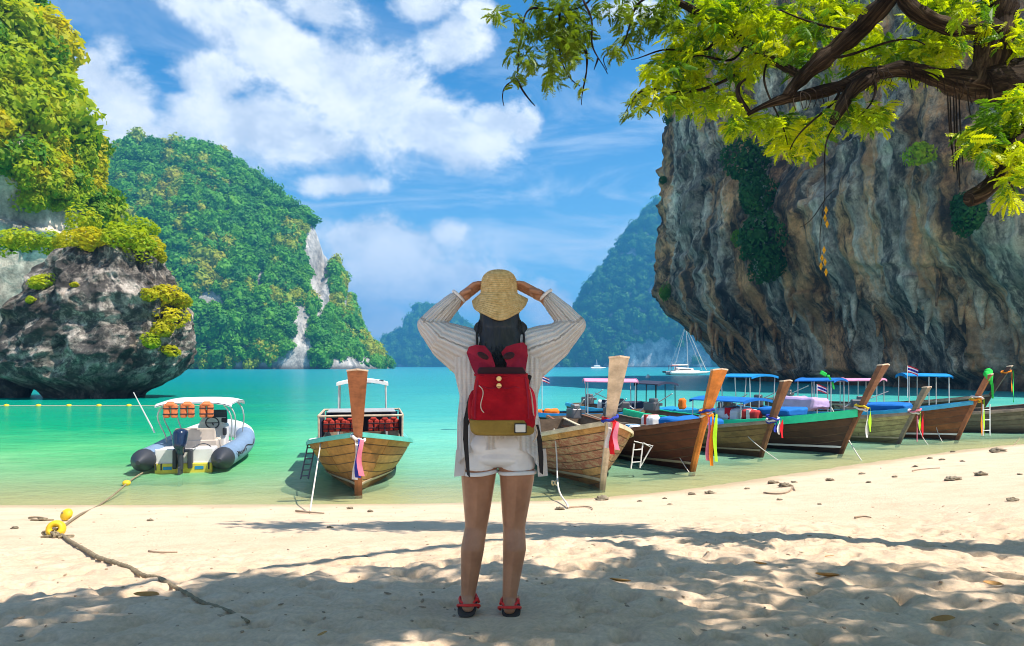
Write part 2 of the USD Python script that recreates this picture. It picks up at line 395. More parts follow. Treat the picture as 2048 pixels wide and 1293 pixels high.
# ---- the sea: clear over the sand at the edge, then green, then turquoise
n = {'uv': ('uvmap', {'attribute': 'st'}), 'sp': ('separate_xyz', {}), 'g': ('geometry', {}),
     'pm': ('mapping', {'scale': (0.05, 0.10, 1)}), 'pn': ('noise_texture', {'scale': 1.0, 'detail': 7.0, 'roughness': .62, 'distortion': .8}), 'pa': ('math', {'math_type': 'multiply_add', 'value2': 0.24}), 'pb': ('math', {'math_type': 'subtract', 'value2': 0.17}), 'qm': ('mapping', {'scale': (0.28, 0.75, 1)}), 'qn': ('noise_texture', {'scale': 1.0, 'detail': 5.0, 'roughness': .6, 'distortion': 1.2}), 'qa': ('math', {'math_type': 'multiply_add', 'value2': 0.10}),
     'ramp': ('rgb_ramp', {'ramp': [(0, (.60, .64, .44)), (.13, (.40, .60, .34)), (.22, (.25, .55, .27)), (.31, (.085, .43, .175)), (.42, (.003, .285, .135)), (.55, (.0, .205, .16)), (.70, (.0, .20, .235)), (.85, (.010, .21, .26)), (1, (.025, .23, .30))]}),
     'ramp2': ('rgb_ramp', {'ramp': [(0, (.60, .64, .46)), (.13, (.38, .60, .38)), (.25, (.22, .55, .36)), (.36, (.13, .46, .34)), (.48, (.05, .34, .31)), (.62, (.025, .27, .30)), (1, (.03, .24, .31))]}),
     'lr': ('map_range', {'range_type': 'smoothstep', 'from_min': -0.42, 'from_max': -0.12, 'clamp': True}), 'ang': ('math', {'math_type': 'divide'}), 'cx': ('mix', {'mix_type': 'mix'}), 'sx': ('separate_xyz', {}),
     'op': ('map_range', {'range_type': 'smoothstep', 'from_min': 0.0, 'from_max': 0.40, 'to_min': 0.02, 'to_max': 1.0, 'clamp': True}),
     'd': ('diffuse_bsdf', {}), 't': ('transparent_bsdf', {'color': (.86, .98, .84)}), 'body': ('mix_closure', {}),
     'wm': ('mapping', {'scale': (0.6, 1.0, 1)}), 'w1': ('noise_texture', {'scale': 2.6, 'detail': 6.0, 'roughness': .62, 'distortion': .5}), 'w2': ('noise_texture', {'scale': 0.35, 'detail': 3.0}), 'wa': ('math', {'math_type': 'multiply_add', 'value2': 2.5}),
     'b': ('bump', {'strength': 0.8, 'distance': 0.10}), 'gl': ('glossy_bsdf', {'roughness': .10, 'color': (.9, .95, 1.0)}), 'f': ('fresnel', {'IOR': 1.33}), 'fm': ('map_range', {'from_min': 0.0, 'from_max': 1.0, 'to_min': 0.0, 'to_max': 0.42}), 'out': ('mix_closure', {})}
L = [('uv.UV', 'sp.vector'), ('g.position', 'pm.vector'), ('pm.vector', 'pn.vector'), ('pn.fac', 'pa.value1'), ('sp.x', 'pb.value1'), ('pb.value', 'pa.value3'), ('g.position', 'qm.vector'), ('qm.vector', 'qn.vector'), ('qn.fac', 'qa.value1'), ('pa.value', 'qa.value3'), ('qa.value', 'ramp.fac'), ('qa.value', 'ramp2.fac'),
     ('g.position', 'sx.vector'), ('sx.x', 'ang.value1'), ('sx.y', 'ang.value2'), ('ang.value', 'lr.value'), ('lr.result', 'cx.fac'), ('ramp.color', 'cx.color1'), ('ramp2.color', 'cx.color2'), ('cx.color', 'd.color'),
     ('sp.x', 'op.value'), ('op.result', 'body.fac'), ('t.BSDF', 'body.closure1'), ('d.BSDF', 'body.closure2'),
     ('g.position', 'wm.vector'), ('wm.vector', 'w1.vector'), ('wm.vector', 'w2.vector'), ('w2.fac', 'wa.value1'), ('w1.fac', 'wa.value3'), ('wa.value', 'b.height'), ('b.normal', 'gl.normal'), ('b.normal', 'f.normal'), ('b.normal', 'd.normal'),
     ('f.fac', 'fm.value'), ('fm.result', 'out.fac'), ('body.closure', 'out.closure1'), ('gl.BSDF', 'out.closure2')]
MATS['sea'] = usdkit.material(stage, '/World/Looks/sea', n, L, surface='out.closure')
wx = spaced(-5900, 5900, -16, 26, 0.45, 1.12)
wy = spaced(11.5, 5900, 11.9, 40, 0.25, 1.06)
WX, WY = np.meshgrid(wx, wy, indexing='ij')
WS = np.log1p(np.maximum(-shore_s(WX, WY), 0)) / math.log(1001)
sea = part('sea', (np.stack([WX, WY, 0 * WX + 0.004 * (vnoise(np.stack([WX, WY, 0 * WX], -1) * .8) - .5)], -1).reshape(-1, 3), grid_faces(len(wx), len(wy))), MATS['sea'], smooth=True, uv=np.stack([WS.ravel(), WX.ravel()], 1))
tag(sea, 'calm turquoise sea, clear and green at the sandy edge', kind='structure')

# ---------------------------------------------------------------- rock


def rock_look(name, pale, mid, dark, warm, warm_at=.56, sc=.16, vert=.22, bump=.8, dark_at=.47, wet=1.6, rlo=.0, warp=2.2, wsc=.22, grain=1.1, gb=.35):
    """Limestone: streaks run down the face (st = metres along, metres up), pale, grey, black and rusty, broken up by blotches."""
    n = {'uv': ('uvmap', {'attribute': 'st'}), 'g': ('geometry', {}), 'sp': ('separate_xyz', {}),
         'wn': ('noise_texture', {'scale': wsc, 'detail': 5.0, 'roughness': .6}), 'ws': ('vector_math', {'math_type': 'scale', 'scale': warp}), 'wa': ('vector_math', {'math_type': 'add'}),
         'm': ('mapping', {'scale': (1, vert, 1)}), 'n1': ('noise_texture', {'scale': sc * 1.6, 'detail': 10.0, 'roughness': .76, 'distortion': .05}),
         'r1': ('rgb_ramp', {'ramp': [(.30, dark), (.43, mid), (.54, mul(pale, .68)), (.66, pale)]}),
         'm2': ('mapping', {'scale': (1, vert * .7, 1), 'location': (31, 17, 0)}), 'n2': ('noise_texture', {'scale': sc * .75, 'detail': 7.0, 'roughness': .66, 'distortion': .15}),
         'f2': ('map_range', {'range_type': 'smoothstep', 'from_min': warm_at, 'from_max': warm_at + .09, 'to_max': .85, 'clamp': True}), 'mw': ('mix', {'color2': warm}),
         'm3': ('mapping', {'scale': (1, vert * 1.5, 1), 'location': (7, 3, 0)}), 'n3': ('noise_texture', {'scale': sc * 2.1, 'detail': 9.0, 'roughness': .78, 'distortion': .05}),
         'f3': ('map_range', {'range_type': 'smoothstep', 'from_min': dark_at, 'from_max': dark_at + .14, 'to_min': .9, 'to_max': rlo, 'clamp': True}), 'md': ('mix', {'color2': dark}),
         'n5': ('noise_texture', {'scale': sc * .9, 'detail': 6.0, 'roughness': .65}), 'f5': ('map_range', {'range_type': 'smoothstep', 'from_min': .36, 'from_max': .60, 'to_min': .58, 'to_max': 1.25, 'clamp': True}), 'm5': ('mix', {'mix_type': 'multiply', 'fac': 1.0}),
         'n4': ('noise_texture', {'scale': grain, 'detail': 10.0, 'roughness': .78}), 'r4': ('map_range', {'from_min': .3, 'from_max': .7, 'to_min': .45, 'to_max': 1.4}), 'm4': ('mix', {'mix_type': 'multiply', 'fac': 1.0}),
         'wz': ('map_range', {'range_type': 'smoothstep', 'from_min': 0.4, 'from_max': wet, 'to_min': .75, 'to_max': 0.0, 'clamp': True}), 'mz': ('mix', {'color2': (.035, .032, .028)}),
         'b': ('bump', {'strength': bump, 'distance': gb}), 'p': ('principled_bsdf', {'roughness': .88, 'specular_ior_level': .2})}
    L = [('g.position', 'wn.vector'), ('wn.color', 'ws.vector1'), ('ws.vector', 'wa.vector1'), ('uv.UV', 'wa.vector2'),
         ('wa.vector', 'm.vector'), ('wa.vector', 'm2.vector'), ('wa.vector', 'm3.vector'), ('m.vector', 'n1.vector'), ('m2.vector', 'n2.vector'), ('m3.vector', 'n3.vector'), ('n1.fac', 'r1.fac'), ('r1.color', 'mw.color1'), ('n2.fac', 'f2.value'), ('f2.result', 'mw.fac'),
         ('mw.color', 'md.color1'), ('n3.fac', 'f3.value'), ('f3.result', 'md.fac'), ('g.position', 'n5.vector'), ('n5.fac', 'f5.value'), ('md.color', 'm5.color1'), ('f5.result', 'm5.color2'),
         ('g.position', 'n4.vector'), ('n4.fac', 'r4.value'), ('m5.color', 'm4.color1'), ('r4.result', 'm4.color2'),
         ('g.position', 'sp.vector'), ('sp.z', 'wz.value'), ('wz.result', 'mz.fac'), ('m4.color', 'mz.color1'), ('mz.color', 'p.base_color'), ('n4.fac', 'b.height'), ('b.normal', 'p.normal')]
    MATS[name] = usdkit.material(stage, f'/World/Looks/{name}', n, L, surface='p.BSDF')
    return MATS[name]


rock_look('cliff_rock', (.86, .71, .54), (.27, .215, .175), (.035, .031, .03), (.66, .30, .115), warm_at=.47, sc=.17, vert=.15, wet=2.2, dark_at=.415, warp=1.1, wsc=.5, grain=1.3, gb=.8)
rock_look('pale_rock', (.85, .76, .62), (.60, .52, .42), (.22, .21, .20), (.68, .45, .24), warm_at=.54, sc=.16, vert=.2, dark_at=.34)
rock_look('stack_rock', (.66, .58, .50), (.22, .20, .18), (.038, .037, .037), (.40, .30, .21), warm_at=.57, sc=.42, vert=.55, bump=1.0, wet=3.0, dark_at=.45, warp=1.2, wsc=.5, grain=1.8, gb=.3)


def ridged(p, o, seed):
    return sum(.5 ** k * (1 - np.abs(2 * vnoise(p * 2 ** k, seed + k) - 1)) for k in range(o)) / (2 - .5 ** (o - 1))


# the right hand cliff: a tall wall above the boats, undercut at the foot
plan = np.array([(80, 190), (52, 165), (36, 147), (29.2, 131), (29.3, 120), (32.5, 108), (37, 97), (41.5, 84), (45, 70), (49, 60), (60, 53), (82, 52), (118, 70), (125, 120)], float)
cl = spline(plan, 640)
cs = np.r_[0, np.cumsum(np.linalg.norm(np.diff(cl, axis=0), axis=1))]
ct = np.gradient(cl, axis=0); ct /= np.linalg.norm(ct, axis=1, keepdims=True)
cn = np.stack([ct[:, 1], -ct[:, 0]], 1)        # points towards the bay
cn *= np.sign(((cl - np.array([85, 110])) * cn).sum(1).mean())
cz = np.r_[np.linspace(-2, 22, 90), np.linspace(22.3, 92, 150)]
S, Z = np.meshgrid(cs, cz, indexing='ij')
front = np.exp(-((S - cs[np.argmin(np.abs(cl[:, 1] - 126))]) / 26) ** 2)
under_c = np.interp(Z, [-2, 1, 2.6, 6.8, 9.6, 13, 16, 18], [12.8, 13.8, 12.2, 9.0, 6.0, 1.6, .2, 0])
und_r = np.interp(Z, [-2, .6, 1.6, 5, 8.5, 11, 14, 17], [7.0, 7.8, 5.6, 4.9, 3.9, 1.8, .5, 0])
lip = 2.6 * (vnoise(np.stack([S * .11, 0 * S, 0 * S], -1), 5) - .5)
und_r = np.interp(np.clip(Z + lip, -2, 60), [-2, .6, 1.6, 5, 8.5, 11, 14, 17], [7.0, 7.8, 5.6, 4.9, 3.9, 1.8, .5, 0])
drift = S + .30 * np.interp(Z, [0, 5, 12, 90], [-2.2, -2.2, 1.0, 1.0]) + 1.0 * vnoise(np.stack([S * .08, Z * .05, 0 * S], -1), 12)
P3 = np.stack([drift, Z, 0 * S], -1)
flute = 2.6 * (ridged(P3 * [.10, .012, 1], 3, 21) - .6) + 2.0 * (ridged(P3 * [.30, .03, 1], 3, 31) - .6) + 1.0 * (ridged(P3 * [.8, .10, 1], 3, 41) - .6)
lump = 7.5 * (fbm(P3 * [.04, .04, 1], 3, 51) - .5) + 3.4 * (fbm(P3 * [.16, .12, 1], 4, 61) - .5) + 1.0 * (fbm(P3 * [.6, .5, 1], 3, 66) - .5)
curtain = np.clip((ridged(P3 * [.22, .0, 1], 2, 91) - .35) * 1.6, 0, 1) ** 2
und_r = und_r * (1 - .55 * curtain * np.clip((15 - Z) / 6, 0, 1) * np.clip(Z / 4, .3, 1))
pits = 2.6 * (ridged(P3 * [.42, .30, 1], 4, 97) - .62) * (.35 + 1.1 * np.clip(fbm(P3 * [.06, .06, 1], 2, 99) - .3, 0, 1))
led = Z * .11 + 1.6 * fbm(P3 * [.05, .02, 1], 3, 131)            # broken ledges and slabs
pits += 1.3 * np.clip(fbm(P3 * [.07, .05, 1], 2, 133) - .42, 0, .3) / .3 * ((led - np.floor(led)) ** 2 - .4)
slab = vnoise(np.stack([np.floor(S / 3.1 + 2 * vnoise(np.stack([S * .1, Z * .03, 0 * S], -1), 7)), np.floor(Z / 9 + 1.5 * vnoise(np.stack([S * .12, Z * .05, 0 * S], -1), 8)), 0 * S], -1), 137)
pits += 1.1 * (slab - .5)
off = pits - (under_c * front + und_r * (1 - front)) + (flute + lump) * np.where(front > .3, .6 + .4 * (1 - front), 1)
lean = np.interp(Z, [0, 20, 60, 92], [0, 0, -1.0, -5])
top = np.interp(cs, [0, cs[140], cs[330], cs[420], cs[480], cs[-1]], [50, 75, 73, 57, 45, 26])[:, None]
Zt = np.where(Z > 22, 22 + (Z - 22) / 70 * (top - 22), Z)
V = np.stack([cl[:, None, 0] + cn[:, None, 0] * (off + lean), cl[:, None, 1] + cn[:, None, 1] * (off + lean), Zt + .0 * S], -1)
nz = len(cz)
capc = np.array([[86, 115, 60.0]])
faces = grid_faces(len(cs), nz)
fan = np.array([(i * nz + nz - 1, (i + 1) * nz + nz - 1, len(cs) * nz) for i in range(len(cs) - 1)])
cliff = thing('limestone_cliff', 'towering undercut limestone cliff with dark and rusty streaks behind the moored boats', 'cliff')
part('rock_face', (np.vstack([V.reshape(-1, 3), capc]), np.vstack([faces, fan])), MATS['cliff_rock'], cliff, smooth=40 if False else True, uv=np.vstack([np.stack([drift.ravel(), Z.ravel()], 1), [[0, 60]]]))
gs_ = np.random.default_rng(63)
for k in range(70):                                      # stalactites along the lip of the overhang
    ii = int(gs_.integers(np.argmin(np.abs(cl[:, 1] - 128)), np.argmin(np.abs(cl[:, 1] - 60) + 1e3 * (cl[:, 0] > 52))))
    z_ = gs_.uniform(6.0, 13.5)
    jz = int(np.argmin(np.abs(cz - z_)))
    b_ = V[ii, jz]
    ln, r_ = gs_.uniform(1.6, 4.6), gs_.uniform(.28, .75)
    n_ = 9
    q = np.linspace(0, 1, n_)
    ax_ = np.stack([b_[0] + .9 * cn[ii, 0] * -1 * (.5 + .2 * q) + .15 * np.sin(q * 5 + k), b_[1] + .9 * cn[ii, 1] * -1 * (.5 + .2 * q), b_[2] + .7 - (ln + .7) * q], 1)
    st = tube(ax_, r_ * (1.15 - q ** 1.3 * 1.0) + .05, 9)
    vv = np.array(st.vertices)
    vv[:, :2] += .22 * (vnoise(vv * 1.3, k)[:, None] - .5)
    part('stalactite', (vv, np.array(st.faces)), MATS['cliff_rock'], cliff, smooth=True, uv=np.stack([drift[ii, jz] + (vv[:, 0] - b_[0]) + (vv[:, 1] - b_[1]), vv[:, 2]], 1))
CLIFF_V, CLIFF_N = V, cn


def rock_blob(name, c, prof, depth, mat, nth=260, nz=160, amp=(1.0, .5), fr=(.2, .7), seed=3, vstretch=.35, twist=0.0, parent=None, expo=2.4, label=None, cat_=None):
    """A rock whose left and right outline at each height is given: prof = rows (z, x left, x right); depth = half depth / half width."""
    prof = np.array(prof, float)
    z = np.linspace(prof[0, 0], prof[-1, 0], nz)
    xl, xr = (np.interp(z, prof[:, 0], prof[:, k]) for k in (1, 2))
    th = np.arange(nth) / nth * 2 * np.pi
    ca, sa = np.cos(th), np.sin(th)
    k = (np.abs(ca) ** expo + np.abs(sa) ** expo) ** (-1 / expo)
    TH, ZZ = np.meshgrid(th, z, indexing='ij')
    mid, half = (xl + xr) / 2, np.maximum((xr - xl) / 2, .05)
    hx = (ca * k)[:, None] * half[None]
    dep = depth(z) if callable(depth) else np.full(nz, depth) * half
    hy = (sa * k)[:, None] * dep[None]
    R = half.mean()
    P = np.stack([ca[:, None] * R + 0 * ZZ, sa[:, None] * R + 0 * ZZ, ZZ * vstretch], -1)
    o = amp[0] * (ridged(P * fr[0], 3, seed) - .62) + amp[1] * (ridged(P * fr[1], 4, seed + 11) - .62) + amp[0] * .8 * (fbm(P * fr[0] * [1, 1, 2.2], 4, seed + 5) - .5)
    fade = np.clip(half / max(amp[0], .1) / 2, 0, 1)[None]
    X = c[0] + mid[None] + hx + ca[:, None] * o * fade
    Y = c[1] + hy + sa[:, None] * o * fade
    Zz = ZZ + .5 * amp[1] * (fbm(P * fr[1], 3, seed + 20) - .5)
    V = np.stack([X, Y, Zz], -1)
    top = np.array([[c[0] + mid[-1], c[1], prof[-1, 0] + .2]])
    f = grid_faces(nth, nz, wrap=True)
    fan = np.array([(i * nz + nz - 1, ((i + 1) % nth) * nz + nz - 1, nth * nz) for i in range(nth)])
    uv = np.vstack([np.stack([(TH * R).ravel(), ZZ.ravel()], 1), [[0, prof[-1, 0]]]])
    m = part(name, (np.vstack([V.reshape(-1, 3), top]), np.vstack([f, fan])), mat, parent, smooth=True, uv=uv)
    if label:
        tag(m, label, cat_)
    return m, V


# the rock stack in front of the left cliff
def sx(px, d=57.0): return (px - 1024) / F * d
def sz(py, d=57.0): return EYE + (733 - py) / F * d


rows = [(812, 66, 285), (800, 60, 288), (788, 56, 292), (780, 50, 300), (770, 22, 316), (752, 8, 338), (735, 6, 352), (700, 10, 376), (660, 24, 384), (630, 38, 384), (600, 52, 366), (570, 66, 340), (540, 82, 326), (515, 96, 322), (503, 110, 310), (497, 150, 270), (495, 190, 225)]
prof = [(sz(y), sx(a) - sx(195) + (.75 if y < 765 else 2.3), sx(b) - sx(195) - .85) for y, a, b in rows]
stack, STACK_V = rock_blob('rock_stack', (sx(195), 57.0), prof, .62, MATS['stack_rock'], nth=420, nz=220, amp=(2.3, 1.3), fr=(.30, .85), seed=8, vstretch=.55, label='dark mushroom shaped limestone rock standing in the water at the left', cat_='rock')
low, _ = rock_blob('low_rock', (sx(20), 57.0), [(-.6, -1.7, 1.4), (.4, -2.2, 1.6), (1.0, -2.6, 1.7), (1.7, -1.6, .8), (1.9, -1.0, .3)], .7, MATS['stack_rock'], nth=90, nz=40, amp=(.5, .3), fr=(.8, 1.6), seed=14, label='low dark rock ledge at the foot of the mushroom rock', cat_='rock')

# the left cliff, with its forested top
def lx(px, d=98.0): return (px - 1024) / F * d
def lz(py, d=98.0): return EYE + (733 - py) / F * d


rows = [(790, 4), (720, 2), (690, 72), (650, 92), (600, 108), (540, 128), (495, 144), (486, 160), (476, 160), (470, 146), (420, 148), (395, 160), (375, 196), (340, 194), (290, 176), (230, 158), (170, 142), (100, 110), (40, 70), (0, 44), (-80, 0), (-200, -60), (-330, -150), (-430, -320)]
prof = [(lz(y), max(-34.0, -(lx(x) + 82.0) * 1.1), lx(x) + 82.0 - (3.9 if y < 385 else .9)) for y, x in rows]
lcl, LEFT_V = rock_blob('forested_cliff', (-82.0, 98.0), prof, lambda z: np.interp(z, [0, 17, 19, 29, 55, 92], [16, 19, 20, 22, 20, 9]), MATS['pale_rock'], nth=420, nz=260, amp=(2.6, 1.3), fr=(.1, .3), seed=23, vstretch=.3, expo=2.1, label='steep pale cliff covered in yellow green bushes at the left edge', cat_='cliff')

# ---------------------------------------------------------------- islands


def island(name, sil, d0, d1, d2, mat, label, cat_, seed, prow=.7, nx=220, nt=130, rough=.10, rag=8.0, sea_cliff=.12):
    """A forested island; sil = its skyline in the photograph's pixels, standing at the distance d1; shore d0 in front, d2 behind."""
    sil = np.array(sil, float)
    px = np.linspace(sil[0, 0], sil[-1, 0], nx)
    H = np.maximum(EYE + (733 - PchipInterpolator(sil[:, 0], sil[:, 1])(px)) / F * d1, 0.0)
    X = (px - 1024) / F * d1
    t = np.r_[np.linspace(0, 1, nt * 2 // 3), np.linspace(1.02, 2, nt - nt * 2 // 3)]
    bow = np.sqrt(np.clip(1 - ((px - px.mean()) / (np.ptp(px) / 2)) ** 2, 0.02, 1)) ** .5
    f0, f2 = d1 - (d1 - d0) * bow, d1 + (d2 - d1) * bow
    T = t[None] + 0 * X[:, None]
    Y = np.where(T < 1, f0[:, None] + (d1 - f0[:, None]) * T, d1 + (f2[:, None] - d1) * (T - 1))
    tt = np.where(T < 1, T, 2 - T)
    P = np.stack([X[:, None] + 0 * Y, Y, 0 * Y], -1)
    big = fbm(P / (H.max() * .32), 4, seed)
    fine = fbm(P / (H.max() * .07), 4, seed + 4)
    tw = np.clip(tt + .22 * (big - .5) * np.minimum(tt, 1 - tt) * 4, 0, 1)
    shape = sea_cliff * np.clip(tt / .03, 0, 1) + (1 - sea_cliff) * tw ** prow
    Z = H[:, None] * shape * (1 + rough * (fine - .5) * (1 - tt ** 4)) + rag * (fbm(P / (rag * 2.2), 3, seed + 9) - .5) * np.clip(H[:, None] / 30, 0, 1) * np.clip(tt * 4, 0, 1) - 1.5
    shift = H.max() * .10 * (big - .5) * np.sin(np.pi * np.clip(shape, 0, 1))
    V = np.stack([P[..., 0] + shift, Y + shift, Z], -1)
    uv = np.stack([(V[..., 0] + .7 * V[..., 1]).ravel(), V[..., 2].ravel()], 1)
    m = part(name, (V.reshape(-1, 3), grid_faces(nx, nt)), mat, smooth=True, uv=uv)
    tag(m, label, cat_)
    return V, tt


rock_look('island_rock', (.60, .57, .52), (.36, .35, .33), (.13, .14, .14), (.44, .36, .28), warm_at=.60, sc=.03, vert=.25, bump=.5, dark_at=.37, wet=5.0, warp=14, wsc=.03, grain=.2, gb=2.0)
mid_sil = [(186, 560), (190, 480), (200, 400), (214, 345), (228, 300), (245, 281), (270, 275), (300, 280), (335, 292), (365, 291), (400, 289), (440, 304), (480, 328), (530, 364), (575, 398), (612, 428), (634, 468), (646, 520), (654, 536), (668, 526), (680, 548), (686, 596), (698, 632), (720, 668), (745, 706), (760, 728), (766, 737)]
MID_V, MID_T = island('forested_island', mid_sil, 590, 700, 860, MATS['island_rock'], 'large green forested limestone island across the bay, left of centre', 'island', 31, prow=.80, sea_cliff=.13)
far_sil = [(1108, 736), (1113, 728), (1118, 700), (1128, 668), (1150, 630), (1166, 594), (1190, 556), (1220, 522), (1240, 490), (1268, 452), (1300, 418), (1335, 401), (1390, 396), (1450, 420), (1520, 470), (1600, 560), (1660, 660), (1700, 736)]
FAR_V, FAR_T = island('forested_island', far_sil, 1780, 1950, 2300, MATS['island_rock'], 'hazy blue steep island between the woman and the right hand cliff', 'island', 47, prow=.72, rough=.14, rag=18)
dis_sil = [(744, 737), (752, 706), (766, 690), (788, 668), (812, 658), (824, 634), (838, 618), (862, 612), (890, 614), (910, 628), (932, 654), (948, 668), (975, 700), (1010, 720), (1060, 736)]
DIS_V, DIS_T = island('forested_island', dis_sil, 2700, 2880, 3200, MATS['island_rock'], 'small far hazy island low on the horizon behind the longtail boat', 'island', 59, prow=.8, nx=120, nt=60, rag=22)

# ---------------------------------------------------------------- vegetation


def leaves(n, rad, leaf, seed, core=.72, flat=1.0, lobes=7, top=False):
    """A crown of leaf clumps on a lumpy solid heart."""
    g = np.random.default_rng(seed)
    ico = trimesh.creation.icosphere(2)
    lob = g.normal(size=(lobes, 3)); lob /= np.linalg.norm(lob, axis=1, keepdims=True)
    lr = g.uniform(.15, .42, lobes)

    def radius(d):
        return .72 + (lr * np.exp(-((1 - d @ lob.T) * 6))).sum(1) * 1.0
    core_v = ico.vertices * (radius(ico.vertices) * core)[:, None]
    d = g.normal(size=(n, 3)); d /= np.linalg.norm(d, axis=1, keepdims=True)
    p = d * (radius(d) * g.uniform(.78, 1.06, n))[:, None]
    nn = d + g.normal(size=(n, 3)) * .55 + [0, 0, .35]; nn /= np.linalg.norm(nn, axis=1, keepdims=True)
    a = np.cross(nn, g.normal(size=(n, 3))); a /= np.linalg.norm(a, axis=1, keepdims=True)
    b = np.cross(nn, a)
    sz_ = leaf * g.uniform(.6, 1.4, (n, 1)) / rad
    q = np.stack([p - a * sz_, p + b * sz_ * .55 - a * sz_ * .1, p + a * sz_, p - b * sz_ * .55 + a * sz_ * .1], 1)
    base = len(core_v)
    i = base + np.arange(n)[:, None] * 4
    f = np.vstack([ico.faces, np.hstack([i, i + 1, i + 2]), np.hstack([i, i + 2, i + 3])])
    v = np.vstack([core_v, q.reshape(-1, 3)]) * rad
    v[:, 2] *= flat
    return trimesh.Trimesh(v, f, process=False)


def leaf_look(name, cs, sc=.25, transl=.35, rand=.0):
    return look(name, [(.2, cs[0]), (.45, cs[1]), (.62, cs[2]), (.8, cs[3] if len(cs) > 3 else cs[2])], scale=sc, detail=6, nrough=.75, rough=.6, spec=.25, transl=transl, rand=rand)


leaf_look('far_green_a', [(0.027, 0.123, 0.016), (0.047, 0.196, 0.018), (0.088, 0.261, 0.020), (0.162, 0.275, 0.020)], sc=.05)
leaf_look('far_green_b', [(0.016, 0.094, 0.020), (0.030, 0.145, 0.022), (0.054, 0.210, 0.020), (0.095, 0.232, 0.020)], sc=.05)
leaf_look('far_green_c', [(0.108, 0.217, 0.012), (0.176, 0.261, 0.015), (0.270, 0.275, 0.020), (0.351, 0.246, 0.030)], sc=.05)
leaf_look('bay_green_a', [(.045, .19, .018), (.08, .30, .022), (.14, .38, .025), (.25, .40, .03)], sc=.05)
leaf_look('bay_green_b', [(.022, .13, .024), (.045, .21, .026), (.08, .30, .025), (.14, .32, .025)], sc=.05)
leaf_look('bay_green_c', [(.16, .30, .014), (.26, .36, .018), (.38, .37, .025), (.46, .32, .035)], sc=.05)
leaf_look('lime_green', [(0.14, 0.27, 0.006), (0.27, 0.40, 0.008), (0.42, 0.46, 0.008), (0.54, 0.48, 0.010)], sc=.35, transl=.45)
leaf_look('mid_green', [(0.041, 0.145, 0.012), (0.081, 0.232, 0.012), (0.162, 0.290, 0.012), (0.243, 0.290, 0.012)], sc=.35, transl=.4)
leaf_look('gold_green', [(0.22, 0.27, 0.006), (0.38, 0.40, 0.008), (0.54, 0.48, 0.010), (0.62, 0.46, 0.012)], sc=.35, transl=.45)
leaf_look('dark_green', [(0.011, 0.051, 0.012), (0.019, 0.087, 0.016), (0.041, 0.123, 0.016), (0.054, 0.131, 0.020)], sc=.4, transl=.3)


def scatter(name, protos, pos, idx, scale, label, rotz=None, parent=None, kind='stuff', cat_=None, tilt=None):
    path = numbered('/World' if parent is None else str(parent.GetPath()), name)
    pi = UsdGeom.PointInstancer.Define(stage, path)
    paths = []
    for k, (m, mt) in enumerate(protos):
        q = usdkit.mesh(stage, f'{path}/leaf_clump' + (f'_{k:03d}' if k else ''), m, mt)
        paths.append(q.GetPath())
    pi.CreatePrototypesRel().SetTargets(paths)
    g = np.random.default_rng(len(pos))
    n = len(pos)
    a = g.uniform(0, 2 * np.pi, n) if rotz is None else rotz
    qx, qy = (g.normal(0, .12, n), g.normal(0, .12, n)) if tilt is None else tilt
    w = np.cos(a / 2); z = np.sin(a / 2)
    Q = np.stack([w, qx, qy, z], 1); Q /= np.linalg.norm(Q, axis=1, keepdims=True)
    pi.CreatePositionsAttr(Vt.Vec3fArray.FromNumpy(np.asarray(pos, np.float32)))
    pi.CreateOrientationsAttr(Vt.QuathArray([Gf.Quath(float(x[0]), float(x[1]), float(x[2]), float(x[3])) for x in Q]))
    sc = np.asarray(scale, np.float32)
    pi.CreateScalesAttr(Vt.Vec3fArray.FromNumpy(np.repeat(sc[:, None], 3, 1) if sc.ndim == 1 else sc))
    pi.CreateProtoIndicesAttr(Vt.IntArray.FromNumpy(np.asarray(idx, np.int32)))
    return tag(pi, label, cat_, kind=kind)


def surface_points(V, n, seed, wrap=False):
    """n random points on a grid surface with their normals."""
    g = np.random.default_rng(seed)
    f = grid_faces(V.shape[0], V.shape[1], wrap)
    v = V.reshape(-1, 3)
    A, B, C = v[f[:, 0]], v[f[:, 1]], v[f[:, 2]]
    nr = np.cross(B - A, C - A)
    ar = np.linalg.norm(nr, axis=1)
    k = g.choice(len(f), n, p=ar / ar.sum())
    r1, r2 = np.sqrt(g.random(n)), g.random(n)
    p = A[k] * (1 - r1)[:, None] + B[k] * (r1 * (1 - r2))[:, None] + C[k] * (r1 * r2)[:, None]
    nn = nr[k] / np.maximum(ar[k], 1e-9)[:, None]
    return p, nn


def forest(name, V, n, size, seed, label, bare, mats, ymax=None, blue=False):
    p, nn = surface_points(V, n, seed)
    nn *= np.sign((nn[:, 2] + 1e-6))[:, None]
    g = np.random.default_rng(seed + 1)
    ptch = fbm(p / (size * 7), 3, seed + 2)
    keep = (p[:, 2] > size * .30) & ~bare(p, nn, ptch)
    if ymax:
        keep &= p[:, 1] < ymax
    p, nn = p[keep], nn[keep]
    protos = [(leaves(190, 1.0, .19, seed + k, flat=.85 + .1 * (k % 3)), MATS[mats[k % len(mats)]]) for k in range(len(mats))]
    pv = fbm(p / (size * 3), 3, seed + 8) + g.normal(0, .09, len(p))
    order = np.argsort(np.argsort(pv)) / len(p)
    idx = np.minimum((order * len(mats)).astype(int), len(mats) - 1)
    sc = size * .42 * np.minimum(g.lognormal(0, .36, len(p)), 2.0)
    s3 = np.stack([sc, sc, sc * g.uniform(.8, 1.25, len(p))], 1)
    return scatter(name, protos, p + nn * (sc * .25)[:, None], idx, s3, label)


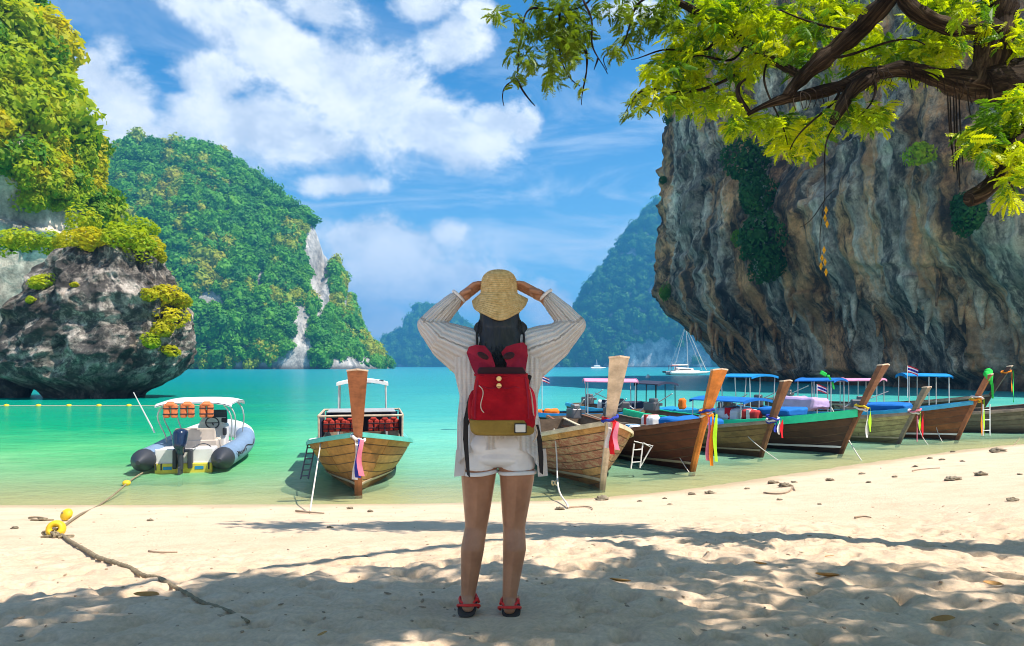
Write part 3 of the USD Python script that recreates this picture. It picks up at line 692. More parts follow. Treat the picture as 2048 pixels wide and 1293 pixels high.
def bare_mid(p, nn, ptch):
    px = p[:, 0] / p[:, 1] * F + 1024
    py = 733 - (p[:, 2] - EYE) / p[:, 1] * F
    bare = (ptch > .62) & (p[:, 2] < 60)
    for cx, cy, rx, ry in ((604, 668, 20, 70), (628, 520, 20, 66), (688, 590, 9, 44), (585, 718, 40, 18), (700, 722, 40, 12), (425, 594, 30, 20), (520, 556, 11, 30), (642, 560, 18, 70)):
        bare |= ((px - cx) / rx) ** 2 + ((py - cy) / ry) ** 2 + 1.8 * (ptch - .5) < 1.1
    return bare


forest('island_forest', MID_V, 15000, 11.5, 71, 'dense green forest covering the large island', bare_mid, ['bay_green_b', 'bay_green_a', 'bay_green_a', 'bay_green_b', 'bay_green_a', 'bay_green_c'], ymax=740)
forest('island_forest', FAR_V, 7500, 25, 81, 'dark forest on the steep hazy island beside the cliff', lambda p, nn, q: (q > .66) & (p[:, 2] < 480) , ['far_green_b', 'far_green_a', 'far_green_b'], ymax=2000)
forest('island_forest', DIS_V, 2800, 32, 91, 'hazy forest on the small far island', lambda p, nn, q: q > .75, ['far_green_b', 'far_green_a'], ymax=2960)

# left cliff: bushes all over its upper part
p, nn = surface_points(LEFT_V, 5200, 101, wrap=True)
c0 = np.array([-82.0, 98.0])
out = p[:, :2] - c0
flip = (nn[:, :2] * out).sum(1) < 0
nn[flip] *= -1
ptch = fbm(p / 5.0, 3, 5)
pxs, pys = p[:, 0] / p[:, 1] * F + 1024, 733 - (p[:, 2] - EYE) / p[:, 1] * F
green = (p[:, 1] < 106) & (((p[:, 2] > lz(385)) & (ptch < .66)) | ((p[:, 2] > lz(430)) & (ptch < .52)) )
p, nn = p[green], nn[green]
g = np.random.default_rng(5)
BUSH = [(leaves(520, 1.0, .15, 200 + k, core=.62, lobes=9), MATS[m]) for k, m in enumerate(['mid_green', 'lime_green', 'mid_green', 'lime_green', 'gold_green', 'lime_green'])]
pv = fbm(p / 6.0, 3, 77) + g.normal(0, .10, len(p))
order = np.argsort(np.argsort(pv)) / len(p)
sc = 1.35 * g.lognormal(0, .48, len(p))
scatter('cliff_bushes', BUSH, p + nn * (sc * .3)[:, None] + [0, 0, .3], np.minimum((order * 6).astype(int), 5), sc, 'yellow green bushes covering the left cliff')

# ---------------------------------------------------------------- boats
def wood(name, c, lo=.6, hi=1.25, **kw):
    k = dict(scale=3.0, stretch=(1, 1, 3), detail=8, nrough=.7, rough=.6, bump=.25, bscale=14, spec=.3, bdist=.02)
    k.update(kw)
    return look(name, [(.25, mul(c, lo)), (.5, c), (.75, mul(c, hi))], grime=True, **k)


for i_, c_ in enumerate([(.33, .145, .035), (.40, .19, .048), (.27, .115, .03), (.44, .235, .07), (.36, .195, .04)]):
    wood(f'teak_plank_{i_}', c_, .72, 1.25)
for i_, c_ in enumerate([(.42, .22, .075), (.48, .275, .105), (.35, .165, .06), (.42, .185, .075), (.52, .31, .13)]):
    wood(f'worn_plank_{i_}', c_, .5, 1.4, scale=5.0)
for i_ in range(3):                                     # flaking red brown paint over grey wood
    look(f'flaked_plank_{i_}', [(.30, (.22, .14, .08)), (.42, (.42, .29, .16)), (.50, (.36, .19, .11)), (.56, (.28, .09, .055)), (.62, (.33, .17, .10)), (.70, (.48, .35, .21))], scale=4.0, stretch=(1, 1, 3.2), detail=9, nrough=.78, rough=.75, bump=.4, bscale=14, bdist=.02)
for i_, c_ in enumerate([(.12, .036, .016), (.15, .048, .018), (.10, .03, .015)]):
    wood(f'dark_red_plank_{i_}', c_)
for i_, c_ in enumerate([(.16, .10, .04), (.13, .078, .032), (.19, .12, .048)]):
    wood(f'olive_plank_{i_}', c_)
for i_, c_ in enumerate([(.055, .028, .018), (.07, .034, .02), (.05, .026, .018)]):
    wood(f'black_brown_plank_{i_}', c_)
for i_, c_ in enumerate([(.34, .30, .15), (.28, .25, .12), (.40, .35, .18)]):
    wood(f'straw_plank_{i_}', c_, .5, 1.3)
for i_, c_ in enumerate([(.16, .058, .02), (.20, .075, .025), (.13, .046, .018)]):
    wood(f'brown_plank_{i_}', c_)
for i_, c_ in enumerate([(.10, .085, .06), (.13, .11, .08), (.085, .07, .052)]):
    wood(f'grey_brown_plank_{i_}', c_)
wood('red_teak', (.33, .12, .05)); wood('pale_wood', (.50, .40, .29), .7, 1.25); wood('orange_wood', (.62, .20, .035), .75, 1.2)
wood('brown_wood', (.20, .085, .04)); wood('dark_wood', (.09, .045, .03)); wood('grey_wood', (.24, .19, .14)); wood('light_trim', (.60, .50, .34), .7, 1.2); wood('end_grain', (.66, .50, .36), .8, 1.15)
wood('hull_inside', (.16, .11, .07)); wood('floor_boards', (.30, .22, .14))
for nm, c_ in dict(teal_paint=(.10, .44, .38), green_paint=(.02, .60, .30), blue_paint=(.015, .20, .45), sky_paint=(.04, .34, .55), white_paint=(.72, .72, .70), grey_paint=(.35, .36, .36), black_paint=(.02, .02, .022), metal_pole=(.55, .55, .54), red_paint=(.45, .03, .02)).items():
    tone(nm, c_, .8, 1.1, rough=.45, bump=.1, bscale=20, bdist=.01)
for nm, c_ in dict(blue_canvas=(.02, .16, .50), bright_blue_canvas=(.02, .26, .62), pink_canvas=(.75, .32, .50), white_canvas=(.74, .75, .76), dark_canvas=(.05, .06, .10), red_canvas=(.50, .05, .05), lilac_canvas=(.46, .36, .60), orange_canvas=(.85, .20, .03), white_cloth=(.72, .70, .70), red_cloth=(.62, .02, .03), pink_cloth=(.75, .22, .32), blue_cloth=(.04, .06, .38), orange_cloth=(.90, .26, .02), green_cloth=(.04, .62, .10), lime_cloth=(.40, .75, .03), yellow_cloth=(.75, .55, .05), flag_white=(.75, .75, .75), flag_red=(.6, .02, .04), flag_blue=(.03, .03, .25)).items():
    tone(nm, c_, .85, 1.1, rough=.85, bump=.15, bscale=25, bdist=.01, spec=.1, transl=.12 if 'cloth' in nm or 'canvas' in nm else 0)
tone('engine_steel', (.14, .14, .15), rough=.45, metallic=.5); tone('window_dark', (.05, .07, .09), rough=.2)
tone('rope_fibre', (.50, .42, .28), .7, 1.2, scale=40, rough=.95, bump=.6, bscale=90, bdist=.01)
tone('white_rope', (.66, .62, .54), .75, 1.1, scale=40, rough=.95)


class Hull:
    def __init__(s, L, beam, g0, gm, rake, full=.28, draft=.25, bend=.0):
        s.L, s.beam, s.g0, s.gm, s.rake, s.full, s.draft, s.bend = L, beam, g0, gm, rake, full, draft, bend

    def g(s, t):
        return s.gm + (s.g0 - s.gm) * (1 - np.clip(t / .55, 0, 1)) ** 1.9 + .16 * np.clip((t - .7) / .3, 0, 1) ** 2

    def k(s, t):
        return -s.draft * np.clip(t / .12, 0, 1) ** .8

    def b(s, t):
        u = np.clip(t / s.full, 0, 1)
        return .045 + (s.beam / 2 - .045) * (1 - (1 - u) ** 2.1) * (1 - .30 * np.clip((t - .5) / .5, 0, 1) ** 2)

    def stem(s, z):
        return s.rake * z + s.bend * z * z

    def at(s, t, v, side, off=0.0):
        t, v = np.asarray(t, float), np.asarray(v, float)
        z = s.k(t) + (s.g(t) - s.k(t)) * v
        q = np.clip(t / .32, 0, 1); q = q * q * (3 - 2 * q)
        e = 1.0 + (.40 - 1.0) * q
        y = (s.b(t) + off) * np.clip(v, 1e-4, 1) ** e
        x = -s.L * t + s.stem(z) * np.clip(1 - t / .5, 0, 1) ** 1.5
        return np.stack(np.broadcast_arrays(x, side * y, z), -1)


def longtail(label, loc, heading, planks, gunwale, post, L=8.8, beam=2.0, g0=1.3, gm=.62, rake=.33, bend=.03, top=2.5, pw=.36, strakes=6, butts=1, gun_h=.07, rub='light_trim', canopies=(), full=.28, seed=1, post_bottom=.10, deck='floor_boards', benches=5, engine=True, upper=None):
    g = np.random.default_rng(seed)
    h = Hull(L, beam, g0, gm, rake, full, bend=bend)
    rz = math.atan2(heading[1], heading[0])
    t = thing('longtail_boat', label, 'boat', loc, rz, None)
    ts = np.r_[0, .012, .03, .06, .10, .15, .21, .28, .36, .46, .58, .72, .86, 1.0]
    vs = np.linspace(0, 1, 8)
    # inner shell
    V, Fc, base = [], [], 0
    for side in (-1, 1):
        T, W = np.meshgrid(ts, vs, indexing='ij')
        p = h.at(T, W, side, -.03)
        V.append(p.reshape(-1, 3)); Fc.append(grid_faces(len(ts), len(vs)) + base); base += p.size // 3
    ends = np.vstack([h.at(1.0, vs, -1, -.02), h.at(1.0, vs, 1, -.02)])
    V.append(ends); m = len(vs)
    Fc.append(np.vstack([[(base + i, base + i + 1, base + m + i), (base + i + 1, base + m + i + 1, base + m + i)] for i in range(m - 1)]).reshape(-1, 3))
    shell = part('hull', (np.vstack(V), np.vstack(Fc)), MATS['hull_inside'], t, smooth=35)
    # planks: every strake of every side, cut into lengths where the photograph shows the butts
    for side in (-1, 1):
        for i in range(strakes):
            v0, v1 = i / strakes, (i + 1) / strakes
            cuts = [0.0] + sorted(np.clip(np.linspace(0, 1, butts + 1)[1:-1] ** 1.5 * .9 + g.uniform(-.03, .03, butts - 1) + .02 * (i % 2), .05, .95)) + [1.0] if butts > 1 else [0.0, 1.0]
            for a, b in zip(cuts[:-1], cuts[1:]):
                tt = np.unique(np.r_[a + (.0012 if a else 0), ts[(ts > a) & (ts < b)], b - (.0012 if b < 1 else 0)])
                o = g.uniform(0, .006)
                lo = h.at(tt, np.full(len(tt), v0 + .004), side, o + .004)
                hi = h.at(tt, np.full(len(tt), v1 - .010), side, o)
                part('plank', plate((lo, hi), -.025, axis=(0, side, 0)), MATS[(upper if upper and 3 <= i < strakes - 1 and a < .5 else planks)[g.integers(len(upper if upper and 3 <= i < strakes - 1 and a < .5 else planks))]], shell, smooth=25)
    # gunwales
    tg = np.unique(np.r_[ts, np.linspace(0, .3, 8)])
    for side in (-1, 1):
        e = h.at(tg, np.ones(len(tg)), side, .02)
        e[:, 2] += .01
        lo = e.copy(); lo[:, 2] -= gun_h
        inn = h.at(tg, np.ones(len(tg)), side, -.075); inn[:, 2] += .012
        part('gunwale', cat(plate((lo, e), .03, axis=(0, side, 0)), plate((inn, e), .03, axis=(0, 0, 1))), MATS[gunwale], t)
        if rub:
            tr = np.linspace(0, .34, 9)
            z0 = .20
            vz = np.clip((z0 - h.k(tr) - .22 * tr) / (h.g(tr) - h.k(tr)), .02, 1)
            p0, p1 = h.at(tr, vz - .02, side, .012), h.at(tr, vz + .025, side, .012)
            part('rubbing_strip', plate((p0, p1), .025, axis=(0, side, 0)), MATS[rub], t)
    # stem post
    zz = np.r_[np.linspace(-.12, g0, 7), np.linspace(g0 + .15, top, 7)]
    w = np.interp(zz, [-.2, g0 * .8, g0, top], [post_bottom, .13, .17, pw])
    dpt = np.interp(zz, [-.2, g0, top], [.12, .17, .20])
    rings = []
    for z_, w_, d_ in zip(zz, w, dpt):
        x0 = h.stem(z_) + .03
        rings.append([(x0 + d_ * .62, 0, z_ + d_ * .12), (x0 + d_ * .38, w_ / 2, z_), (x0 - d_ * .5, w_ * .36, z_ - .01), (x0 - d_ * .5, -w_ * .36, z_ - .01), (x0 + d_ * .38, -w_ / 2, z_)])
    R = np.array(rings); n = 5
    Fp = []
    for i in range(len(zz) - 1):
        for j in range(n):
            a, b = i * n + j, i * n + (j + 1) % n
            Fp += [(a, b, b + n), (a, b + n, a + n)]
    Fp += [(0, 3, 4), (0, 2, 3), (0, 1, 2)]
    e0 = (len(zz) - 1) * n
    Fp += [(e0, e0 + 1, e0 + 2), (e0, e0 + 2, e0 + 3), (e0, e0 + 3, e0 + 4)]
    pm = trimesh.Trimesh(R.reshape(-1, 3), np.array(Fp), process=False); trimesh.repair.fix_normals(pm)
    sp = part('stem_post', pm, MATS[post], t)
    tr_ = R[-1].copy(); c_ = tr_.mean(0)
    capm = trimesh.convex.convex_hull(np.vstack([c_ + (tr_ - c_) * 1.06 + [0, 0, .004], c_ + (tr_ - c_) * 1.06 + [0, 0, .034]]))
    part('end_cap', capm, MATS['end_grain'], sp)
    # foredeck and floor
    td = np.linspace(.035, .24, 7)
    l, r = h.at(td, np.full(7, .86), -1, -.05), h.at(td, np.full(7, .86), 1, -.05)
    part('foredeck', plate((l, r), .03, axis=(0, 0, 1)), MATS[deck], t)
    td = np.linspace(.24, .97, 8)
    l, r = h.at(td, np.full(8, .42), -1, -.06), h.at(td, np.full(8, .42), 1, -.06)
    part('floor', plate((l, r), .03, axis=(0, 0, 1)), MATS['floor_boards'], t)
    for q in np.linspace(.30, .72, benches):
        a = h.at(q, .80, 1, -.05)
        part('bench', box((a[0], 0, a[2]), (.26, 2 * a[1], .035), bev=.006), MATS[deck], t)
    if engine:
        zg = float(h.g(.9))
        x = -L * .90
        eb = part('engine', cat(box((x, 0, zg + .22), (.55, .36, .34), bev=.04), box((x + .1, 0, zg + .45), (.30, .24, .16), bev=.03), trimesh.creation.cylinder(.13, .10, sections=14, transform=trimesh.transformations.translation_matrix((x + .2, .2, zg + .3)))), MATS['engine_steel'], t)
        part('tail_shaft', tube([(x - .25, 0, zg + .25), (x - 1.6, .1, .05)], .03, 6), MATS['metal_pole'], eb)
        part('tiller', tube([(x + .25, 0, zg + .35), (x + 1.1, -.15, zg + .75)], .02, 6), MATS['metal_pole'], eb)
    # roofs on poles
    for cp in canopies:
        t0, t1, zr, wr, mt = cp[:5]
        x0, x1 = -L * t0, -L * t1
        nn_ = 7
        ys = np.linspace(-wr / 2, wr / 2, nn_)
        crown = .10 * (1 - (ys / (wr / 2)) ** 2)
        e0_ = np.stack([np.full(nn_, x0), ys, zr + crown], 1); e1_ = np.stack([np.full(nn_, x1), ys, zr + crown + g.uniform(-.05, .05)], 1)
        rf = part('roof', plate((e0_, e1_), .035, axis=(0, 0, -1)), MATS[mt], t, smooth=20)
        # a hanging valance at both ends and rafters below
        for xx in (x0 + .01, x1 - .01):
            part('roof_edge', plate((np.stack([np.full(nn_, xx), ys, zr + crown - .09], 1), np.stack([np.full(nn_, xx), ys, zr + crown - .002], 1)), .02, axis=(1, 0, 0)), MATS[mt], rf)
        for xx, q in ((x0 - .1, t0), (x1 + .1, t1), ((x0 + x1) / 2, (t0 + t1) / 2)):
            for sd in (-1, 1):
                yb = float(h.b(np.array(q))) * .92
                part('roof_pole', tube([(xx, sd * min(yb, wr / 2 - .04), float(h.g(np.array(q))) - .05), (xx, sd * (wr / 2 - .06), zr)], .02, 6), MATS['metal_pole' if mt != 'dark_canvas' else 'black_paint'], t)
    return t, h, rz


def place(h, rz, loc, p):
    c, s = math.cos(rz), math.sin(rz)
    p = np.asarray(p, float)
    return np.stack([loc[0] + c * p[..., 0] - s * p[..., 1], loc[1] + s * p[..., 0] + c * p[..., 1], loc[2] + p[..., 2]], -1)


def sash(label, h, rz, loc, zc, strips, seed=1, coils=('white_cloth', 'red_cloth', 'blue_cloth'), w=.17, group=None):
    """Ribbons wound round the stem post, their ends hanging in front of it: strips = (material, length, sideways)."""
    g = np.random.default_rng(seed)
    t = thing('prow_ribbons', label, 'ribbon', loc, rz, group)
    for k, mt in enumerate(coils):
        th = np.linspace(0, 2 * np.pi, 22)
        z_ = zc + .045 * (k - 1)
        p = np.stack([h.stem(z_) + .03 + (.17 + .012 * k) * np.cos(th), (w * .72 + .012 * k) * np.sin(th), z_ + .05 * np.cos(th + g.uniform(0, 6)) + .012 * np.sin(5 * th)], 1)
        part('coil', tube(p, .030, 6, cap=False), MATS[mt], t, smooth=True)
    for k, (mt, ln, sd) in enumerate(strips):
        n = 9
        s = np.linspace(0, 1, n)
        x = h.stem(zc) + .20 + .05 * k + np.zeros(n)
        y = sd + .03 * np.sin(s * 5 + k) - 0.0 * s
        z = zc - ln * s
        hw = .035 + .02 * s
        l = np.stack([x + .02 * np.sin(s * 7 + k), y - hw, z], 1); r = np.stack([x - .02 * np.sin(s * 6 + k), y + hw, z - .02], 1)
        part('ribbon', plate((l, r), .006, axis=(1, 0, 0)), MATS[mt], t, smooth=40)
    return t


FLEET = {}


def add(key, label, foot, d, heading, planks, gunwale, post, **kw):
    p = at(foot[0], foot[1], d)
    loc = (p[0], d, 0.0)
    t, h, rz = longtail(label, loc, np.array(heading, float), planks, gunwale, post, **kw)
    FLEET[key] = (t, h, rz, loc)


pl = lambda s, n: [f'{s}_plank_{i}' for i in range(n)]
add('B', 'honey brown planked longtail boat bow-on to the beach, between the dinghy and the woman', (717, 990), 13.8, (.20, -.98), pl('teak', 5), 'teal_paint', 'red_teak', beam=2.35, g0=1.27, gm=.66, top=2.50, pw=.38, strakes=7, butts=5, full=.27, rake=.30, canopies=[(.62, .74, 2.14, 1.42, 'white_canvas')], seed=3, post_bottom=.16)
add('C', 'weathered pale longtail boat with worn red paint and bleached bow post beside the woman', (1203, 980), 14.4, (.14, -.99), pl('worn', 5), 'light_trim', 'pale_wood', L=7.6, beam=2.5, g0=1.46, gm=.74, top=2.75, pw=.40, strakes=8, butts=4, full=.32, rake=.34, seed=4, post_bottom=.12, engine=False, rub='light_trim', upper=pl('flaked', 3))
add('D', 'dark red longtail boat with a bright orange bow post', (1383, 943), 16.9, (.34, -.94), pl('dark_red', 3), 'brown_wood', 'orange_wood', L=7.6, beam=1.9, g0=1.32, gm=.70, top=2.50, pw=.40, rake=.34, seed=5, post_bottom=.14)
add('E', 'low olive brown longtail boat with a short brown post, right of the orange post', (1520, 915), 19.5, (.50, -.87), pl('olive', 3), 'grey_wood', 'brown_wood', L=7.6, beam=1.75, g0=1.05, gm=.62, top=2.18, pw=.34, rake=.32, seed=6)
add('F', 'black brown longtail boat with a broad green gunwale', (1680, 908), 20.3, (.62, -.79), pl('black_brown', 3), 'green_paint', 'brown_wood', L=8.0, beam=1.9, g0=1.32, gm=.78, top=2.62, pw=.44, rake=.38, gun_h=.20, rub='white_paint', canopies=[(.34, .60, 1.46, 1.7, 'blue_canvas')], seed=7)
add('G', 'small straw coloured planked boat between the green and the blue gunwaled boats', (1795, 888), 22.9, (.62, -.78), pl('straw', 3), 'grey_wood', 'grey_wood', L=7.4, beam=1.8, g0=1.05, gm=.66, top=1.90, pw=.36, rake=.40, butts=3, canopies=[(.66, .86, 2.20, 1.9, 'bright_blue_canvas')], seed=8)
add('H', 'brown longtail boat with blue gunwale and green cloth on its post', (1912, 880), 24.1, (.74, -.67), pl('brown', 3), 'sky_paint', 'red_teak', L=8.0, beam=1.9, g0=1.38, gm=.80, top=2.30, pw=.32, rake=.34, canopies=[(.48, .66, 2.05, 1.7, 'blue_canvas')], seed=9, gun_h=.12, rub='white_paint')
add('I', 'dark boat half hidden at the far right, an orange green ribbon on its post', (1945, 851), 30.0, (.78, -.62), pl('black_brown', 3), 'grey_wood', 'dark_wood', beam=2.0, g0=1.35, gm=.8, top=2.58, pw=.48, rake=.42, canopies=[(.40, .60, 1.95, 1.8, 'pink_canvas')], seed=10)
add('J', 'grey brown boat entering from the right edge behind a white ladder', (2125, 866), 26.5, (.96, -.28), pl('grey_brown', 3), 'grey_wood', 'dark_wood', L=8.0, beam=1.9, g0=1.30, gm=.75, top=2.3, pw=.36, rake=.36, canopies=[(.50, .70, 2.20, 1.7, 'bright_blue_canvas')], seed=11, rub=None)
add('K', 'blue gunwaled boat with pink canopy moored side-on behind the weathered boat', (960, 860), 27.8, (-.998, .06), pl('black_brown', 3), 'blue_paint', 'dark_wood', L=6.4, beam=1.8, g0=1.0, gm=.70, top=1.5, pw=.3, rake=.34, canopies=[(.66, .98, 2.02, 1.9, 'pink_canvas')], seed=12, gun_h=.13)
add('L', 'boat with small dark canopy and pale rails moored behind the dark red boat', (1432, 872), 25.8, (.62, -.78), pl('grey_brown', 3), 'sky_paint', 'dark_wood', L=7.6, beam=1.8, g0=1.0, gm=.74, top=1.35, pw=.28, rake=.34, canopies=[(.30, .46, 1.88, 1.3, 'dark_canvas')], seed=13, gun_h=.11)

t, h, rz, loc = FLEET['B']
sash('white and blue ribbons hanging down the bow of the honey brown longtail boat', h, rz, loc, 1.20, [('white_cloth', .78, -.03), ('blue_cloth', .74, .015), ('pink_cloth', .70, .055)], 2, coils=('brown_wood', 'white_cloth'), w=.16)
t, h, rz, loc = FLEET['C']
sash('red and white ribbons knotted round the bleached bow post', h, rz, loc, 1.50, [('white_cloth', .52, -.07), ('red_cloth', .64, .0), ('pink_cloth', .55, .06)], 3)
t, h, rz, loc = FLEET['D']
sash('long pink, orange and lime ribbons hanging from the orange bow post', h, rz, loc, 1.48, [('pink_cloth', 1.10, -.06), ('orange_cloth', 1.22, .0), ('lime_cloth', 1.12, .07)], 4, coils=('white_cloth', 'orange_cloth', 'blue_cloth'))
t, h, rz, loc = FLEET['E']
sash('blue, white and red ribbons tied round the short brown post', h, rz, loc, 1.12, [('blue_cloth', .34, -.07), ('white_cloth', .40, .0), ('red_cloth', .50, .06)], 5, coils=('blue_cloth', 'white_cloth', 'blue_cloth'))
t, h, rz, loc = FLEET['F']
sash('white and lime ribbons hanging at the bow with the green gunwale', h, rz, loc, 1.42, [('white_cloth', .86, -.04), ('lime_cloth', .70, .04)], 6, coils=('white_cloth', 'yellow_cloth'))
t, h, rz, loc = FLEET['G']
sash('lime ribbon hanging from the small straw coloured boat', h, rz, loc, 1.15, [('lime_cloth', .62, -.03), ('red_cloth', .9, .05)], 7, coils=('white_cloth', 'pink_cloth'))
t, h, rz, loc = FLEET['H']
sash('long orange and green ribbons below the green cloth at the blue gunwaled bow', h, rz, loc, 1.46, [('orange_cloth', 1.25, -.06), ('lime_cloth', 1.22, .05)], 8, coils=('yellow_cloth', 'orange_cloth', 'white_cloth'))
gc = cat(skel([((0, 0, 0), .12, (.04, .05, .16), .13), ((.05, .0, .1), .10, (.12, .02, -.25), .04), ((-.06, 0, .1), .1, (-.05, -.05, -.1), .06)], edge=.05))
gc.vertices += .03 * (vnoise(gc.vertices * 14)[:, None] - .5)
pg = place(h, rz, loc, (h.stem(2.22) + .04, 0, 2.24))
g_ = thing('prow_cloth', 'bunched bright green cloth on top of the bow post', 'cloth', pg)
part('cloth', gc, MATS['green_cloth'], g_, smooth=True)
part('hanging_end', plate((np.array([(.10, -.05, 0), (.14, -.06, -.35), (.16, -.04, -.75)]), np.array([(.10, .05, 0), (.13, .04, -.35), (.17, .05, -.75)])), .008), MATS['green_cloth'], g_)
t, h, rz, loc = FLEET['I']
sash('orange and green ribbon hanging from the top of the farthest bow post', h, rz, loc, 2.42, [('orange_cloth', .95, -.03), ('green_cloth', 1.35, .05)], 9, coils=('orange_cloth',), w=.34)


def flag(label, p, hgt, w, ang, group=None):
    t = thing('flag', label, 'flag', p, ang)
    part('flag_pole', tube([(0, 0, -.9), (0, 0, hgt)], .014, 6), MATS['white_paint'], t)
    bands = [('flag_red', 1), ('flag_white', 1), ('flag_blue', 2), ('flag_white', 1), ('flag_red', 1)]
    z = hgt
    for mt, k in bands:
        dz = w * .62 * k / 6
        s = np.linspace(0, 1, 7)
        y = .05 * np.sin(s * 5) * s
        x = .015 + s * w * .82
        drop = .35 * w * s ** 1.3
        l = np.stack([x, y, z - dz - drop], 1); r = np.stack([x, y, z - drop], 1)
        part('flag_stripe', plate((l, r), .006, axis=(0, 1, 0)), MATS[mt], t)
        z -= dz
    return t


flag('small striped red, white and blue flag beside the woman above the blue gunwale', at(1084, 775, 27.8), .46, .34, .2)
flag('red, white and blue flag drooping on the boat behind the green gunwaled one', at(1634, 790, 26.0), .40, .38, -.2)
flag('red, white and blue flag flying above the bright blue roof at the right', at(1815, 750, 26.8), .36, .42, -.3)
# a green ribbon on a roof
q = thing('roof_ribbon', 'bright green ribbon tied to the blue roof of the boat behind', 'ribbon', at(1655, 754, 26.2))
part('bow', cat(box((-.16, 0, .12), (.26, .06, .15), ry=.5, bev=.02), box((.03, 0, .02), (.12, .06, .1), bev=.02)), MATS['green_cloth'], q)
part('tail', plate((np.array([(.02, 0, 0), (.16, 0, -.25), (.22, 0, -.48)]), np.array([(.10, 0, 0), (.24, 0, -.25), (.28, 0, -.48)])), .01), MATS['green_cloth'], q)


def aboard(key, x, y, z):
    t, h, rz, loc = FLEET[key]
    return place(h, rz, loc, (x, y, z)), rz


def bundle(name, label, cat_, key, xyz, size, mat, seed=1, part2=None, soft=.35):
    p, rz = aboard(key, *xyz)
    t = thing(name, label, cat_, p, rz)
    m = box((0, 0, size[2] / 2), size, bev=min(size) * .22).subdivide().subdivide()
    v = np.array(m.vertices)
    m.vertices = v + (min(size) * soft * (fbm(v / max(size) * 4 + seed, 3, seed) - .5))[:, None] * np.array([1, 1, 1.3])
    part('cover' if name == 'tarp' else 'body', m, MATS[mat], t, smooth=40)
    if part2:
        part(part2[0], box((0, 0, size[2] * .5), (size[0] * .22, size[1] * 1.03, size[2] * 1.03), bev=.008), MATS[part2[1]], t)
    return t


bundle('tarp', 'folded blue tarp lying across the olive brown boat', 'tarp', 'E', (-2.7, 0, .62), (1.5, 1.5, .34), 'blue_canvas', 2)
bundle('tarp', 'sky blue tarp over the boat behind the dark red one', 'tarp', 'L', (-2.0, 0, .72), (1.3, 1.5, .22), 'bright_blue_canvas', 3)
bundle('tarp', 'dark tarp heaped in the boat with the dark canopy', 'tarp', 'L', (-4.2, 0, .66), (1.2, 1.3, .42), 'dark_canvas', 4)
bundle('tarp', 'blue cover bundled behind the post of the green gunwaled boat', 'tarp', 'F', (-1.9, .1, 1.02), (1.1, 1.2, .26), 'blue_canvas', 5)
bundle('tarp', 'pale lilac cloth over the roof rack between the blue roofs', 'tarp', 'G', (-3.3, 0, 1.0), (1.4, 1.4, .45), 'lilac_canvas', 6)
bundle('tarp', 'blue cover inside the blue gunwaled brown boat', 'tarp', 'H', (-2.2, 0, .92), (1.5, 1.3, .30), 'blue_canvas', 7)
bundle('cargo_box', 'white cool box in the dark red boat', 'box', 'D', (-3.4, .3, .45), (.6, .4, .42), 'white_paint', 8, ('lid_strap', 'blue_paint'), .05)
bundle('cargo_box', 'white box behind the ribbons of the olive brown boat', 'box', 'E', (-4.4, -.2, .5), (.6, .5, .45), 'white_paint', 9, ('lid_strap', 'red_paint'), .05)
bundle('cushion', 'orange cushion on the blue gunwale of the side-on boat', 'cushion', 'K', (-2.2, .4, .64), (.7, .5, .22), 'orange_canvas', 10)
bundle('cushion', 'folded orange life vest on the boat under the pink canopy', 'cushion', 'K', (-2.9, .45, .64), (.6, .4, .26), 'jacket_orange' if 'jacket_orange' in MATS else 'orange_canvas', 11)
bundle('cushion', 'orange cloth hung by the orange post', 'cushion', 'L', (-1.1, -.6, .95), (.25, .25, .4), 'orange_canvas', 12)
bundle('bundle', 'white and red bundle of gear behind the green gunwale', 'bundle', 'F', (-3.4, -.3, .72), (.9, .8, .5), 'white_canvas', 13, ('tie', 'red_cloth'))
bundle('bundle', 'dark bundle of nets in the blue gunwaled brown boat', 'bundle', 'H', (-5.6, 0, .7), (1.0, 1.0, .5), 'dark_canvas', 14, ('tie', 'white_cloth'))
bundle('bundle', 'red gear bundle in the green gunwaled boat by the straw boat', 'bundle', 'F', (-2.6, -.55, .86), (.6, .4, .34), 'red_canvas', 15, ('tie', 'white_cloth'))
bundle('bundle', 'pale net bundle behind the bleached post', 'bundle', 'L', (-5.6, .2, .62), (1.0, .9, .5), 'white_canvas', 16, ('tie', 'dark_canvas'))

# ---------------------------------------------------------------- points where the photograph's rays meet the sand
def on_ground(px, py):
    d = np.r_[np.linspace(2.0, 12, 500), np.linspace(12.02, 60, 1500)]
    X, Zr = (px - 1024) / F * d, EYE + (733 - py) / F * d
    G = sand_profile(shore_s(X, d)) + .0
    k = np.argmax(Zr < np.maximum(G, -.05))
    x, y = X[k], d[k]
    return np.array([x, y, max(ground_z(x, y), 0.0) if y < 9 else max(float(sand_profile(shore_s(x, y))), 0.0)])


def ground_exact(x, y):
    A, B = np.meshgrid([x - .02, x, x + .02], [y - .02, y, y + .02], indexing='ij')
    return float((sand_profile(shore_s(A, B)) + lumps(A, B))[1, 1])


# ---------------------------------------------------------------- the rigid inflatable boat
tone('tube_blue', (.16, .24, .36), .9, 1.1, rough=.5, spec=.4); tone('tube_white', (.66, .67, .68), .9, 1.05, rough=.45); tone('cone_black', (.03, .035, .045), rough=.5)
tone('hull_yellow', (.60, .50, .06), .8, 1.1, rough=.5); tone('decal_blue', (.02, .22, .42), rough=.4); tone('seat_beige', (.50, .43, .36), rough=.7); tone('deck_white', (.66, .64, .62), .85, 1.05, rough=.6)
tone('cowling_blue', (.008, .018, .05), rough=.22, coat=.5); tone('jacket_orange', (.62, .17, .06), rough=.8, scale=8); tone('jacket_red', (.34, .03, .018), rough=.8, scale=8); tone('strap_dark', (.03, .02, .03), rough=.8)

